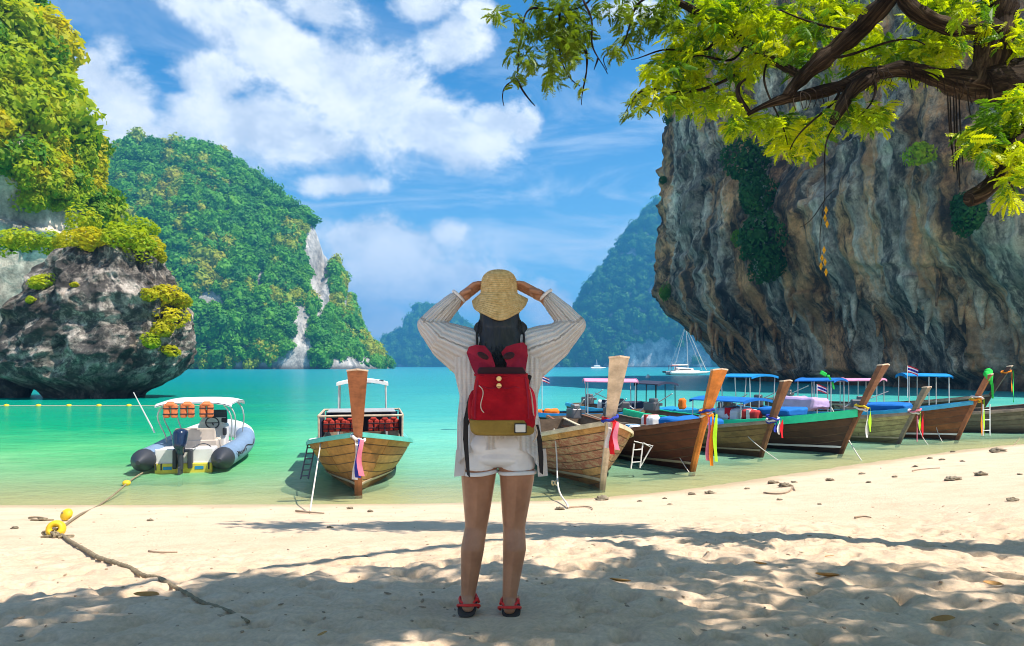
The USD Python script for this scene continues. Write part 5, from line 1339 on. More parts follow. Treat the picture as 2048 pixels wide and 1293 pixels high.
cls = [(1545, 478, 42, 'dark_green', 'dark round bush growing out of the cliff face right of its left edge'), (1540, 385, 36, 'dark_green', 'dark bush hanging in the upper cleft of the cliff'), (1520, 320, 40, 'dark_green', 'dark leafy patch high in the cliff cleft under the lime leaves'), (1560, 515, 34, 'dark_green', 'dark drooping bush below the round one on the cliff'),
       (1958, 426, 34, 'dark_green', 'dark bush on the cliff beside the cut branch at the right'), (1858, 310, 22, 'lime_green', 'small yellow green tuft on the cliff above the orange streak'), (1486, 478, 14, 'mid_green', 'small green tuft left of the round dark bush on the cliff'), (1334, 582, 12, 'mid_green', 'mossy tuft on the leftmost bulge of the cliff'), (1330, 362, 7, 'dark_green', 'tiny bush on the left edge of the cliff against the sky'), (1338, 240, 8, 'dark_green', 'tiny dark tuft on the upper left edge of the cliff')]
for k, (x, y, s, mt, lab) in enumerate(cls):
    p = hit(CLIFF_V, x, y)
    shrub(p, s / F * p[1] * 1.1, mt, lab, 360 + k, out=(-.9, -.45, -.1), n=1100 if s > 25 else 500, leaf=.14, flat=1.15)

# ---------------------------------------------------------------- the tree over the beach
n = {'uv': ('uvmap', {'attribute': 'st'}), 'g': ('geometry', {}), 'm': ('mapping', {'scale': (16, 3.0, 1)}), 'n1': ('noise_texture', {'scale': 1.0, 'detail': 8.0, 'roughness': .7, 'distortion': .8}),
     'r': ('rgb_ramp', {'ramp': [(.3, (.010, .007, .005)), (.48, (.035, .023, .016)), (.60, (.10, .07, .046)), (.76, (.30, .21, .14))]}), 'n2': ('noise_texture', {'scale': 3.0, 'detail': 5.0}), 'mr': ('map_range', {'from_min': .35, 'from_max': .65, 'to_min': .45, 'to_max': 1.25}), 'mm': ('mix', {'mix_type': 'multiply', 'fac': 1.0}),
     'b': ('bump', {'strength': 1.0, 'distance': .06}), 'p': ('principled_bsdf', {'roughness': .92, 'specular_ior_level': .15})}
MATS['bark'] = usdkit.material(stage, '/World/Looks/bark', n, [('uv.UV', 'm.vector'), ('m.vector', 'n1.vector'), ('n1.fac', 'r.fac'), ('g.position', 'n2.vector'), ('n2.fac', 'mr.value'), ('r.color', 'mm.color1'), ('mr.result', 'mm.color2'), ('mm.color', 'p.base_color'), ('n1.fac', 'b.height'), ('b.normal', 'p.normal')], surface='p.BSDF')


def leaf_mat(name, cs, tr):
    n = {'oi': ('geometry', {}), 'g': ('noise_texture', {'scale': 2.2, 'detail': 4.0}), 'a': ('math', {'math_type': 'multiply_add', 'value2': .45}), 'r': ('rgb_ramp', {'ramp': cs}), 'p': ('principled_bsdf', {'roughness': .45, 'specular_ior_level': .3}),
         't': ('translucent_bsdf', {}), 'tc': ('mix', {'mix_type': 'multiply', 'fac': 1.0, 'color2': (1.45, 1.35, .35)}), 'x': ('mix_closure', {'fac': tr})}
    L = [('oi.position', 'g.vector'), ('oi.random_per_island', 'a.value1'), ('g.fac', 'a.value3'), ('a.value', 'r.fac'), ('r.color', 'p.base_color'), ('r.color', 'tc.color1'), ('tc.color', 't.color'), ('p.BSDF', 'x.closure1'), ('t.BSDF', 'x.closure2')]
    MATS[name] = usdkit.material(stage, f'/World/Looks/{name}', n, L, surface='x.closure')


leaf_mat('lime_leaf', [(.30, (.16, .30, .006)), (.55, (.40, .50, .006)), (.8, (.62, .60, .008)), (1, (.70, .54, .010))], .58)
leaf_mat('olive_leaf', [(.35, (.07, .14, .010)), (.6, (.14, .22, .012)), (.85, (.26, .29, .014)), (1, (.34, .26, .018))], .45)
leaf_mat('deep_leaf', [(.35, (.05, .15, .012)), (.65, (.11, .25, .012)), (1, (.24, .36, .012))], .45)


def frond(g, L, pairs=8, droop=.5):
    """A feathery compound leaf: leaflets in pairs along a drooping stalk. Along +x from the origin."""
    s = np.linspace(.16, 1, pairs)
    x, z = L * s * np.cos(droop * s * .8), -L * droop * s ** 2 * .55
    V, Fc = [], []
    for i in range(pairs):
        ll = L * .30 * (1 - .45 * abs(s[i] - .5) * 2) * g.uniform(.85, 1.1)
        w = ll * .25
        for sd in (-1, 1):
            a = np.array([x[i], 0, z[i]])
            dirv = np.array([.40, sd * .86, -.30 + g.normal(0, .12)]); dirv /= np.linalg.norm(dirv)
            side = np.array([.9, -sd * .42, g.normal(0, .15)])
            b = len(V)
            V += [a, a + dirv * ll * .5 + side * w, a + dirv * ll, a + dirv * ll * .5 - side * w]
            Fc += [(b, b + 1, b + 2), (b, b + 2, b + 3)]
    b = len(V)
    V += [(0, .002, 0), (0, -.002, 0), (x[-1], 0, z[-1]), (x[pairs // 2], .0015, z[pairs // 2])]
    Fc += [(b, b + 1, b + 3), (b + 1, b + 2, b + 3)]
    return np.array(V, float), np.array(Fc)


def sprig(g, n, L, drop=.25):
    """Several fronds around a short hanging twig."""
    V, Fc, b = [], [], 0
    for k in range(n):
        v, f = frond(g, L * g.uniform(.7, 1.2), int(g.integers(8, 12)), g.uniform(.3, 1.0))
        R = trimesh.transformations.euler_matrix(g.normal(0, .5), g.uniform(-.35, .75), g.uniform(0, 2 * np.pi))[:3, :3]
        o = np.array([g.normal(0, .012), g.normal(0, .012), -drop * .6 * g.random()])
        V.append(v @ R.T + o); Fc.append(f + b); b += len(v)
    return np.vstack(V), np.vstack(Fc)


tree = thing('rain_tree', 'old feathery leaved tree leaning over the beach from the right edge, limbs and lime leaves', 'tree', (0, 0, 0))


def limb(name, pts, rad, label=None, n=None, gn=12):
    """pts: (px, py, d) as the photograph shows them, or ('w', x, y, z)."""
    p = np.array([q[1:] if q[0] == 'w' else at(*q) for q in pts], float)
    n = n or max(14, len(p) * 7)
    c = spline(p, n)
    s = np.r_[0, np.cumsum(np.linalg.norm(np.diff(c, axis=0), axis=1))]
    r = np.interp(np.linspace(0, 1, n), np.linspace(0, 1, len(rad)), rad)
    m = tube(c, r, gn)
    v = np.array(m.vertices)
    kn = 1 + .55 * (fbm(v * 6.5, 4, 17) - .5) * 2
    cc = np.vstack([np.repeat(c, gn, 0), c[:1], c[-1:]])
    v = cc + (v - cc) * kn[:, None]
    u = np.r_[np.tile(np.arange(gn) / gn, n), 0, 0]
    w = np.r_[np.repeat(s, gn), 0, s[-1]]
    part(name, (v, np.array(m.faces)), MATS['bark'], tree, smooth=True, uv=np.stack([u, w], 1), label=label)
    return c


R_ = lambda px: px / F * 5.9
gz = ground_z(5.5, 5.2) if False else float(sand_profile(shore_s(5.6, 5.2)))
limb('trunk', [('w', 6.0, 5.0, gz - .3), ('w', 5.8, 5.1, 2.4), ('w', 5.35, 5.3, 3.6), (2150, 225, 5.55), (2060, 175, 5.7), (1965, 172, 5.8)], [.42, .36, .31, .26, .22, .19], n=50, gn=18)
JOIN = limb('limb', [(1990, 172, 5.8), (1930, 170, 5.85), (1885, 158, 5.9), (1810, 142, 5.95), (1745, 148, 6.0), (1680, 174, 6.1), (1600, 192, 6.2), (1540, 208, 6.25), (1495, 230, 6.3)], [R_(34), R_(24), R_(18), R_(15), R_(14), R_(13), R_(12), R_(9), R_(4)])
limb('limb', [(1575, 195, 6.2), (1600, 160, 6.2), (1655, 114, 6.15), (1715, 64, 6.05), (1775, 0, 5.9), (1850, -110, 5.8), (1990, -260, 5.8)], [R_(11), R_(18), R_(20), R_(19), R_(20), R_(22), R_(24)])
limb('limb', [(1965, 190, 5.8), (1985, 120, 5.8), (1995, 40, 5.8), (2010, -70, 5.8), (2030, -260, 5.8), ('w', 4.0, 4.9, 7.4)], [R_(36), R_(30), R_(30), R_(32), R_(30), .08])
limb('branch', [(1995, 60, 5.75), (1940, 55, 5.7), (1880, 48, 5.7), (1835, 25, 5.7), (1800, -15, 5.7), (1740, -120, 5.8)], [R_(18), R_(16), R_(15), R_(13), R_(11), R_(6)])
limb('branch', [(1752, 152, 6.0), (1715, 172, 5.95), (1688, 205, 5.9), (1664, 248, 5.9)], [R_(13), R_(16), R_(15), R_(7)], label='stubby hanging branch')
limb('branch', [(2075, 235, 5.6), (2040, 278, 5.45), (2005, 335, 5.4), (1975, 378, 5.4), (1938, 398, 5.4)], [R_(26), R_(18), R_(16), R_(15), R_(14)], label='cut branch hanging at the right')
limb('branch', [(1600, 150, 6.25), (1540, 118, 6.5), (1492, 86, 6.7), (1440, 50, 6.9), (1390, 22, 7.0), (1340, -5, 7.1), (1230, -60, 7.1), (1100, -75, 7.2), (985, -30, 7.2)], [R_(8), R_(9), R_(8), R_(8), R_(7), R_(7), R_(6), R_(5), R_(2)])
limb('branch', [(2000, -240, 5.8), ('w', 2.6, 4.0, 7.4), ('w', 1.6, 2.6, 7.9), ('w', -.4, 1.4, 7.4)], [.12, .09, .06, .015])
limb('branch', [('w', 4.3, 4.9, 7.0), ('w', 4.8, 3.4, 7.8), ('w', 3.6, 1.8, 8.0), ('w', 2.2, .8, 7.6)], [.11, .10, .07, .02])
limb('branch', [('w', 5.5, 5.2, 3.4), ('w', 6.8, 4.6, 5.2), ('w', 7.6, 3.4, 6.6), ('w', 7.8, 2.0, 7.2)], [.20, .16, .10, .03])
limb('branch', [(1500, 225, 6.3), (1475, 180, 6.4), (1490, 160, 6.5)], [R_(4), R_(5), R_(3)])
tw = [[(1110, -75, 7.2), (1120, -10, 7.2), (1130, 18, 7.2), (1062, 18, 7.2), (1045, 60, 7.15), (1036, 120, 7.1), (1030, 158, 7.1), (1012, 172, 7.1), (1005, 195, 7.1), (1008, 212, 7.1)], [(1034, 160, 7.1), (1050, 188, 7.1), (1070, 212, 7.1)], [(1165, -70, 7.15), (1166, 0, 7.1), (1184, 45, 7.1), (1185, 92, 7.05), (1200, 122, 7.05), (1215, 148, 7.05)], [(1196, 118, 7.05), (1188, 140, 7.05)],
      [(1170, 100, 7.1), (1174, 130, 7.1), (1168, 170, 7.1), (1163, 210, 7.1)], [(1190, -60, 7.1), (1180, 0, 7.15), (1130, 22, 7.2)], [(1120, 20, 7.2), (1118, 80, 7.2), (1130, 140, 7.2), (1145, 162, 7.2), (1160, 172, 7.2)], [(1340, -5, 7.1), (1262, 40, 7.0), (1250, 82, 7.0), (1240, 98, 7.0), (1216, 108, 7.0), (1214, 140, 7.0)], [(1440, 50, 6.9), (1380, 105, 6.9), (1330, 100, 6.9), (1300, 108, 6.9), (1262, 120, 6.9)],
      [(1470, 150, 6.7), (1400, 180, 6.8), (1330, 182, 6.8), (1290, 180, 6.8), (1262, 205, 6.8), (1244, 240, 6.8)], [(1310, 182, 6.8), (1302, 215, 6.8), (1290, 232, 6.8)], [(1540, 118, 6.5), (1530, 170, 6.4), (1560, 240, 6.3), (1575, 290, 6.3)], [(1680, 175, 6.1), (1640, 230, 6.0), (1590, 280, 6.0), (1580, 300, 6.0)], [(1745, 150, 6.0), (1740, 210, 5.9), (1715, 235, 5.9)],
      [(1490, 86, 6.7), (1440, 120, 6.7), (1395, 112, 6.7), (1370, 130, 6.7)], [(2000, 340, 5.4), (2010, 350, 5.3), (2030, 385, 5.3)], [(1715, 64, 6.05), (1640, 50, 6.1), (1560, 20, 6.2)], [(1655, 114, 6.15), (1730, 100, 5.9), (1800, 80, 5.8), (1850, 90, 5.8)]]
for q in tw:
    limb('twig', q, [R_(3.2), R_(2.4), R_(1.0)], gn=6)
# hanging vines and roots
limb('vine', [(1668, 255, 5.9), (1650, 300, 5.85), (1650, 380, 5.85), (1642, 450, 5.85), (1646, 530, 5.85)], [.006, .004, .003], gn=5)
limb('vine', [(1600, 455, 5.9), (1630, 430, 5.9), (1660, 388, 5.9), (1670, 380, 5.9)], [.003, .004, .003], gn=5)
for k, (x, y0, y1) in enumerate([(1895, 185, 300), (1900, 190, 345), (1907, 190, 360), (1912, 190, 380), (1918, 188, 330), (1690, 190, 232), (1935, 190, 240)]):
    limb('hanging_root', [(x, y0, 5.7), (x + 3, (y0 + y1) / 2, 5.68), (x + 8, y1, 5.68)], [.006, .005, .003], gn=5)
g = np.random.default_rng(12)
for k in range(46):                                     # moss and rootlets on the shaded limbs
    c = JOIN[g.integers(2, len(JOIN) - 12)]
    a = g.uniform(-1, 1)
    p0 = c + [0, -.07, g.uniform(-.05, .04)]
    part('rootlet', tube(spline([p0, p0 + [a * .05, -.05, -.05], p0 + [a * .02, -.06, -.13 - .06 * g.random()]], 7), .004, 4), MATS['bark'], tree)
# dry hanging leaves on the vine
look('dry_gold_leaf', [(.3, (.30, .16, .012)), (.6, (.46, .27, .016)), (.8, (.54, .36, .03))], scale=20, rough=.7, transl=.3)
for k, (x, y) in enumerate([(1652, 412), (1650, 428), (1654, 440), (1648, 492), (1644, 508), (1650, 516), (1642, 524), (1652, 536)]):
    p = at(x, y, 5.84); L_ = .075
    v = np.array([(0, 0, 0), (.018, .004, -L_ * .5), (.004, .008, -L_), (-.016, -.004, -L_ * .5), (0, .012, -L_ * .5)])
    part('dry_leaf', (v + p, np.array([(0, 1, 4), (1, 2, 4), (2, 3, 4), (3, 0, 4)])), MATS['dry_gold_leaf'], tree)

# the leaves: cluster ellipses (px, py, half width, half height, sprigs, distance, look)
CL = [(1400, 60, 75, 70, 46, 6.9, 'lime_leaf'), (1370, 150, 55, 60, 30, 6.8, 'lime_leaf'), (1395, 195, 50, 22, 18, 6.9, 'lime_leaf'), (1480, 30, 75, 45, 34, 6.6, 'lime_leaf'), (1560, 60, 75, 55, 30, 6.5, 'lime_leaf'), (1490, 130, 50, 32, 16, 6.7, 'lime_leaf'), (1640, 40, 60, 50, 26, 6.4, 'lime_leaf'), (1620, 110, 50, 30, 8, 6.5, 'deep_leaf'),
      (1760, 105, 75, 45, 34, 6.3, 'lime_leaf'), (1850, 105, 60, 40, 26, 6.2, 'lime_leaf'), (1900, 90, 40, 50, 16, 6.2, 'lime_leaf'), (1580, 244, 84, 18, 26, 6.5, 'lime_leaf'), (1590, 276, 44, 18, 15, 6.5, 'lime_leaf'), (1700, 215, 40, 22, 14, 5.95, 'lime_leaf'), (1745, 222, 36, 18, 12, 5.95, 'lime_leaf'), (1470, 192, 28, 12, 8, 6.4, 'lime_leaf'),
      (1485, 240, 40, 14, 8, 6.3, 'lime_leaf'), (1940, 15, 60, 28, 16, 5.9, 'lime_leaf'), (1870, 8, 60, 20, 12, 6.2, 'lime_leaf'), (2030, 70, 30, 60, 16, 5.9, 'lime_leaf'), (1700, 20, 50, 30, 14, 6.4, 'lime_leaf'), (1945, 268, 30, 16, 10, 5.5, 'lime_leaf'), (1990, 235, 30, 30, 10, 5.5, 'deep_leaf'), (2030, 205, 24, 30, 9, 5.5, 'lime_leaf'), (2032, 300, 20, 26, 9, 5.35, 'lime_leaf'), (2022, 352, 22, 26, 8, 5.3, 'lime_leaf'), (1985, 290, 26, 14, 5, 5.4, 'lime_leaf'),
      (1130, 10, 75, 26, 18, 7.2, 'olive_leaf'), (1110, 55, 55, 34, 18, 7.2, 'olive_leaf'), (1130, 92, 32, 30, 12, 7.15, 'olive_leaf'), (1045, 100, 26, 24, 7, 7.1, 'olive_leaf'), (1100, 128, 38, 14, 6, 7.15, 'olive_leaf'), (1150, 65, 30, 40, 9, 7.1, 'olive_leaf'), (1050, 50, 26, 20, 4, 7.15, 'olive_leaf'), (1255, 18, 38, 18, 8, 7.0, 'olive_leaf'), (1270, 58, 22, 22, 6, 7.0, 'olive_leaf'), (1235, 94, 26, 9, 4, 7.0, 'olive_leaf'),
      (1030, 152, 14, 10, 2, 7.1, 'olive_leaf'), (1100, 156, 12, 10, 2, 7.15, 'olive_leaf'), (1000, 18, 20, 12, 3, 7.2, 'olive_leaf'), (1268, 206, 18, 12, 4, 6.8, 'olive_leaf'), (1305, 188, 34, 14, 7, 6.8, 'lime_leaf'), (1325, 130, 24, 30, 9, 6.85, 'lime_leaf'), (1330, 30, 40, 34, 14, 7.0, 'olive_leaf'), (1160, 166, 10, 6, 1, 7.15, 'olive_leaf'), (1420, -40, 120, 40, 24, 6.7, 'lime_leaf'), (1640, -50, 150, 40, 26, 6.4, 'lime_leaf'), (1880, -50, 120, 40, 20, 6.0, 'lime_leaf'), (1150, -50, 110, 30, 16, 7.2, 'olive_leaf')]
g = np.random.default_rng(21)
rest = {}
made = 0
for (cx, cy, rx, ry, n_, d_, mt) in CL:
    for k in range(int(n_ * 1.8)):
        a, q = g.uniform(0, 2 * np.pi), math.sqrt(g.random())
        p = at(cx + rx * q * math.cos(a), cy + ry * q * math.sin(a) - 8, d_ + (.22 if mt == 'lime_leaf' and cx < 1930 else 0) + g.normal(0, .25))
        v, f = sprig(g, int(g.integers(4, 7)), .150 if mt != 'olive_leaf' else .14)
        inview = cy - ry < 380 and cy > 0
        mt_ = 'deep_leaf' if mt == 'lime_leaf' and g.random() < .22 else mt
        if made < 300 and inview and g.random() < .55:
            part('leaf_sprig', (v + p, f), MATS[mt_], tree); made += 1
        else:
            rest.setdefault(mt_, []).append((v + p, f))
for mt, lst in rest.items():
    b, V, Fc = 0, [], []
    for v, f in lst:
        V.append(v); Fc.append(f + b); b += len(v)
    m = part('leaf_mass', (np.vstack(V), np.vstack(Fc)), MATS[mt], tree)
    tag(m, kind='stuff')
# the crown above and behind the camera, which shades the foreground sand
spots = []
SX = SUN / SUN[2]


def shade_at(px, py, n_, rx, ry):
    for _ in range(n_):
        x, y = g.uniform(px - rx, px + rx), g.uniform(py - ry, py + ry)
        q = on_ground(x, y) if py < 1300 else at(x, y, 2.4) * [1, 1, 0] + [0, 0, 1.5]
        for h_ in (g.uniform(4.2, 6.2), 6.2, 7.0, 8.0):
            c = q + SX * h_
            if c[1] < .3:
                break
            yy, xx = 733 - (c[2] - .75 - EYE) / c[1] * F, 1024 + c[0] / c[1] * F
            if yy < -60 or xx > 2140:
                break
        else:
            continue
        spots.append(c)


def row(y, w, x):
    return np.interp(x, w, y)


for _ in range(680):
    x = g.uniform(-250, 2300)
    top_ = np.interp(x, [-250, 0, 250, 500, 760, 900, 1200, 1500, 1760, 2300], [1228, 1206, 1182, 1158, 1128, 1112, 1104, 1090, 1084, 1078])
    y = top_ + 8 + (1330 - top_) * g.random() ** 1.15
    # sunlit patches in the photograph
    lit = any(((x - a) / c) ** 2 + ((y - b) / d) ** 2 < 1 for a, b, c, d in ((1700, 1112, 230, 24), (1640, 1170, 140, 16), (1920, 1168, 130, 22), (1960, 1222, 110, 20), (1990, 1265, 90, 18), (1820, 1240, 80, 12), (1380, 1222, 60, 10), (240, 1232, 90, 12), (1370, 1180, 40, 8), (700, 1112, 100, 12)))
    if lit and g.random() < .97:
        continue
    if (x > 1450 and g.random() < .4) or (float(vnoise(np.array([x / 110.0, y / 22.0, 3.0]))) > .45 and g.random() < .93):
        continue
    shade_at(x, y, 1, 3, 3)
for _ in range(150):                                     # over the woman
    q = np.array([g.uniform(-.75, .55), 3.29 + g.uniform(-.35, .35), g.uniform(1.5, 3.15)])
    h_ = g.uniform(3.4, 5.0)
    c = q + SX * h_
    if 733 - (c[2] - .75 - EYE) / max(c[1], .1) * F < -60:
        spots.append(c)
for _ in range(160):                                     # and on around and behind the camera
    q = np.array([g.uniform(-5, 5), g.uniform(-4, 2.4), 1.5])
    spots.append(q + SX * g.uniform(4.2, 6.5))
spots = np.array(spots)
gg = np.random.default_rng(3)
protos = []
for k in range(3):
    V, Fc, b = [], [], 0
    for j in range(5):
        v, f = sprig(gg, 5, .22)
        v = v + gg.normal(0, .14, 3); V.append(v); Fc.append(f + b); b += len(v)
    protos.append(((np.vstack(V), np.vstack(Fc)), MATS['lime_leaf' if k else 'deep_leaf']))
scatter('leaf_canopy', protos, spots, gg.integers(0, 3, len(spots)), gg.uniform(.75, 1.2, len(spots)), None, parent=tree, tilt=(np.zeros(len(spots)), np.zeros(len(spots))))

# ---------------------------------------------------------------- the woman
def W(px, py, dy=0.0):
    return at(px, py, 3.29 + dy)


look('skin', [(.25, (.27, .115, .060)), (.5, (.37, .168, .090)), (.75, (.46, .22, .125))], scale=7, detail=7, nrough=.7, rough=.42, spec=.4, bump=.06, bscale=120, bdist=.004)
look('black_hair', [(.3, (.006, .005, .005)), (.5, (.014, .011, .010)), (.7, (.03, .024, .02))], scale=60, stretch=(1, 1, .06), rough=.36, spec=.5, bump=.6, bscale=90, bdist=.006)
look('hat_straw_base', [(.3, (.44, .28, .10)), (.5, (.58, .40, .17)), (.7, (.70, .52, .26))], scale=55, detail=4, rough=.85, bump=.7, bscale=130, bdist=.006)
n = {'uv': ('uvmap', {'attribute': 'st'}), 'w': ('wave_texture', {'scale': 14.5, 'distortion': .6, 'detail': 2.0, 'detail_scale': 2.0}), 'g': ('geometry', {}), 'nn': ('noise_texture', {'scale': 10.0, 'detail': 4.0}), 'nm': ('map_range', {'from_min': .3, 'from_max': .7, 'to_min': .9, 'to_max': 1.08}),
     'r': ('rgb_ramp', {'ramp': [(.15, (.71, .64, .59)), (.5, (.78, .725, .68)), (.8, (.82, .775, .735))]}), 'm': ('mix', {'mix_type': 'multiply', 'fac': 1.0}), 'sx': ('separate_xyz', {}), 'w2': ('wave_texture', {'bands_direction': 'y', 'scale': 40.0}), 'ws': ('math', {'math_type': 'multiply_add', 'value2': .25}),
     'b': ('bump', {'strength': .8, 'distance': .006}), 'p': ('principled_bsdf', {'roughness': .9, 'specular_ior_level': .15, 'sheen_weight': .2}), 't': ('translucent_bsdf', {}), 'x': ('mix_closure', {'fac': .22})}
MATS['rib_knit'] = usdkit.material(stage, '/World/Looks/rib_knit', n, [('uv.UV', 'w.vector'), ('uv.UV', 'w2.vector'), ('w2.fac', 'ws.value1'), ('w.fac', 'ws.value3'), ('w.fac', 'r.fac'), ('g.position', 'nn.vector'), ('nn.fac', 'nm.value'), ('r.color', 'm.color1'), ('nm.result', 'm.color2'), ('m.color', 'p.base_color'), ('m.color', 't.color'), ('ws.value', 'b.height'), ('b.normal', 'p.normal'), ('p.BSDF', 'x.closure1'), ('t.BSDF', 'x.closure2')], surface='x.closure')
tone('white_denim', (.76, .715, .69), .88, 1.06, scale=8, rough=.9, bump=.4, bscale=60, bdist=.006)
tone('sandal_red', (.70, .03, .025), .85, 1.1, rough=.5); tone('sandal_sole', (.05, .04, .035), rough=.8); tone('lip', (.38, .10, .09), rough=.4); tone('eye_white', (.6, .6, .6), rough=.2)

woman = thing('person', 'person seen from behind in white knit shirt and straw hat, both hands on the brim', 'person', (0, 0, 0))
B = []
for s, hip, th, kn, cf, an in ((-1, (960, 905), (957, 955), (953, 1050), (945, 1098), (936, 1192)), (1, (1030, 905), (1034, 955), (1028, 1050), (1029, 1098), (1019, 1196))):
    hp, t_, k_, c_, a_ = W(*hip), W(*th), W(*kn, .01), W(*cf, -.018), W(*an, -.005)
    up_ = W((hip[0] + th[0]) / 2, 930)
    kk = k_ + (c_ - k_) * .12
    B += [(hp, .094, t_, .083), (t_, .083, k_ + (t_ - k_) * .12, .058), (k_ + (t_ - k_) * .12, .058, kk, .0535), (kk, .0535, c_, .056), (c_, .056, (c_ + a_) / 2, .045), ((c_ + a_) / 2, .045, a_, .034)]
    he = W(an[0] + 0, an[1] + 20, -.04)
    toe = he + np.array([s * .018, .20, -.012]); ball_ = he + np.array([s * .010, .14, -.002])
    B += [(a_, .033, he, .030), (a_, .032, ball_, .030), (he, .030, ball_, .032), (ball_, .030, toe, .020)]
    for q in range(4):
        B.append((ball_ + np.array([(q - 1.5) * .017, 0, -.004]), .013, toe + np.array([(q - 1.5) * .016, .022 - .006 * q * s, -.006]), .009))
pel, wst, che, nck = W(993, 890), W(998, 820), W(1000, 735), W(1000, 688)
B += [(pel + [-.05, 0, 0], .105, pel + [.05, 0, 0], .105), (pel, .112, wst, .105), (wst, .11, che, .125), (che + [-.06, 0, 0], .10, che + [.06, 0, 0], .10), (che, .11, nck, .055), (nck, .052, W(999, 650, .01), .050)]
hd = W(998, 612, .03)
B += [(hd + [0, .0, .02], (.072, .088, .085), hd + [0, .025, -.05], (.055, .06, .05)), (hd + [0, .02, -.04], .05, hd + [0, .045, -.085], .028), (hd + [0, .085, -.005], .010, hd + [0, .108, -.03], .012), (hd + [-.072, .0, -.02], .015, hd + [-.078, -.01, .012], .017), (hd + [.072, .0, -.02], .015, hd + [.078, -.01, .012], .017)]
HANDS = []
for s, sh, el, wr in ((-1, W(932, 690), W(862, 657, .06), W(922, 597, .07)), (1, W(1068, 690), W(1148, 657, .06), W(1088, 596, .07))):
    B += [(che + [s * .10, 0, .03], .07, sh, .058), (sh, .056, el, .041), (el, .041, el + (wr - el) * .35, .040), (el + (wr - el) * .35, .040, wr, .027)]
    kn0 = W(998 + s * -1 * -1 * 0 + s * 44, 572, .035)          # knuckles, at the side of the hat
    B += [(wr, .026, wr + (kn0 - wr) * .3, .029)]
    ax = (kn0 - wr) / np.linalg.norm(kn0 - wr)
    side = np.array([0, -1.0, .45]); side -= ax * (ax @ side); side /= np.linalg.norm(side)
    P0 = wr + (kn0 - wr) * .25
    for q in range(4):                                          # palm rays
        off = (q - 1.5) * .0185
        B.append((P0 + side * off * .7, .0165, kn0 + side * off, .0125))
    for q, ln in enumerate((.062, .072, .068, .052)):
        off = (q - 1.5) * .0195
        a0 = kn0 + side * off
        curl = np.array([-s * .80, .10, .42 - .16 * q]); curl /= np.linalg.norm(curl)
        a1 = a0 + (ax * .55 + curl * .45) / np.linalg.norm(ax * .55 + curl * .45) * ln * .45
        a2 = a1 + curl * ln * .32
        c3 = curl + np.array([-s * .25, .15, -.35]); c3 /= np.linalg.norm(c3)
        a3 = a2 + c3 * ln * .25
        B += [(a0, .0108, a1, .0096), (a1, .0096, a2, .0086), (a2, .0086, a3, .0072)]
        HANDS.append(a3)
    t0 = P0 + side * -.030 * -1 + ax * .005
    t1 = t0 + ax * .030 + side * .018 + np.array([0, 0, -.016]); t2 = t1 + ax * .026 + np.array([-s * .006, 0, -.006])
    B += [(P0, .016, t0, .0135), (t0, .0135, t1, .0115), (t1, .0115, t2, .0090)]
part('body', skel(B, edge=.011, it=6), MATS['skin'], woman, smooth=True)
for s in (-1, 1):
    part('eye', trimesh.creation.icosphere(2, .012).apply_translation(hd + [s * .030, .078, .012]), MATS['eye_white'], woman, smooth=True)
part('mouth', skel([(hd + [-.018, .082, -.058], .006, hd + [.018, .082, -.058], .006)], edge=.006, it=2), MATS['lip'], woman, smooth=True)
# hair
hb = [(hd + [0, -.02, .0], (.088, .095, .09), W(1000, 655, -.03), (.100, .085, .05)), (W(1000, 655, -.03), (.100, .08, .05), W(999, 700, -.09), (.112, .055, .05)), (W(999, 700, -.09), (.108, .05, .05), W(998, 738, -.15), (.068, .045, .04)), (W(998, 738, -.15), (.06, .04, .04), W(998, 756, -.17), (.040, .03, .03)),
      (W(965, 660, -.02), .045, W(958, 692, -.04), .030), (W(1036, 660, -.02), .045, W(1044, 694, -.05), .032)]
hm = skel(hb, edge=.012, it=8)
v = np.array(hm.vertices); hm.vertices = v + (.010 * (fbm(v * [60, 20, 4], 3, 5) - .5)[:, None]) * np.array([1, 1, .2])
part('hair', hm, MATS['black_hair'], woman, smooth=True)
g = np.random.default_rng(31)
pts_, cnt_ = [], []
for k in range(420):                                     # loose strands over the mass of hair
    a = g.uniform(-1, 1)
    p = np.array([W(1000 + 42 * a, 640, -.075 + .03 * a * a), W(1000 + 44 * a, 668, -.105 + .04 * a * a), W(999 + 44 * a + g.normal(0, 4), 700, -.142 + .045 * a * a), W(998 + 26 * a + g.normal(0, 5), 728 + g.normal(0, 5), -.192 + .04 * a * a), W(998 + 12 * a + g.normal(0, 5), 752 + g.normal(0, 6), -.205 + .02 * a * a)])
    p[1:] += g.normal(0, .004, (4, 3))
    c = spline(p, 12); pts_.append(c); cnt_.append(12)
cv = UsdGeom.BasisCurves.Define(stage, str(woman.GetPath()) + '/hair_strands')
cv.CreateTypeAttr('linear'); cv.CreatePointsAttr(Vt.Vec3fArray.FromNumpy(np.vstack(pts_).astype(np.float32))); cv.CreateCurveVertexCountsAttr(Vt.IntArray(cnt_)); cv.CreateWidthsAttr(Vt.FloatArray([.0024])); cv.SetWidthsInterpolation('constant')
UsdShade.MaterialBindingAPI.Apply(cv.GetPrim()).Bind(MATS['black_hair'])
tag(cv, kind='stuff')
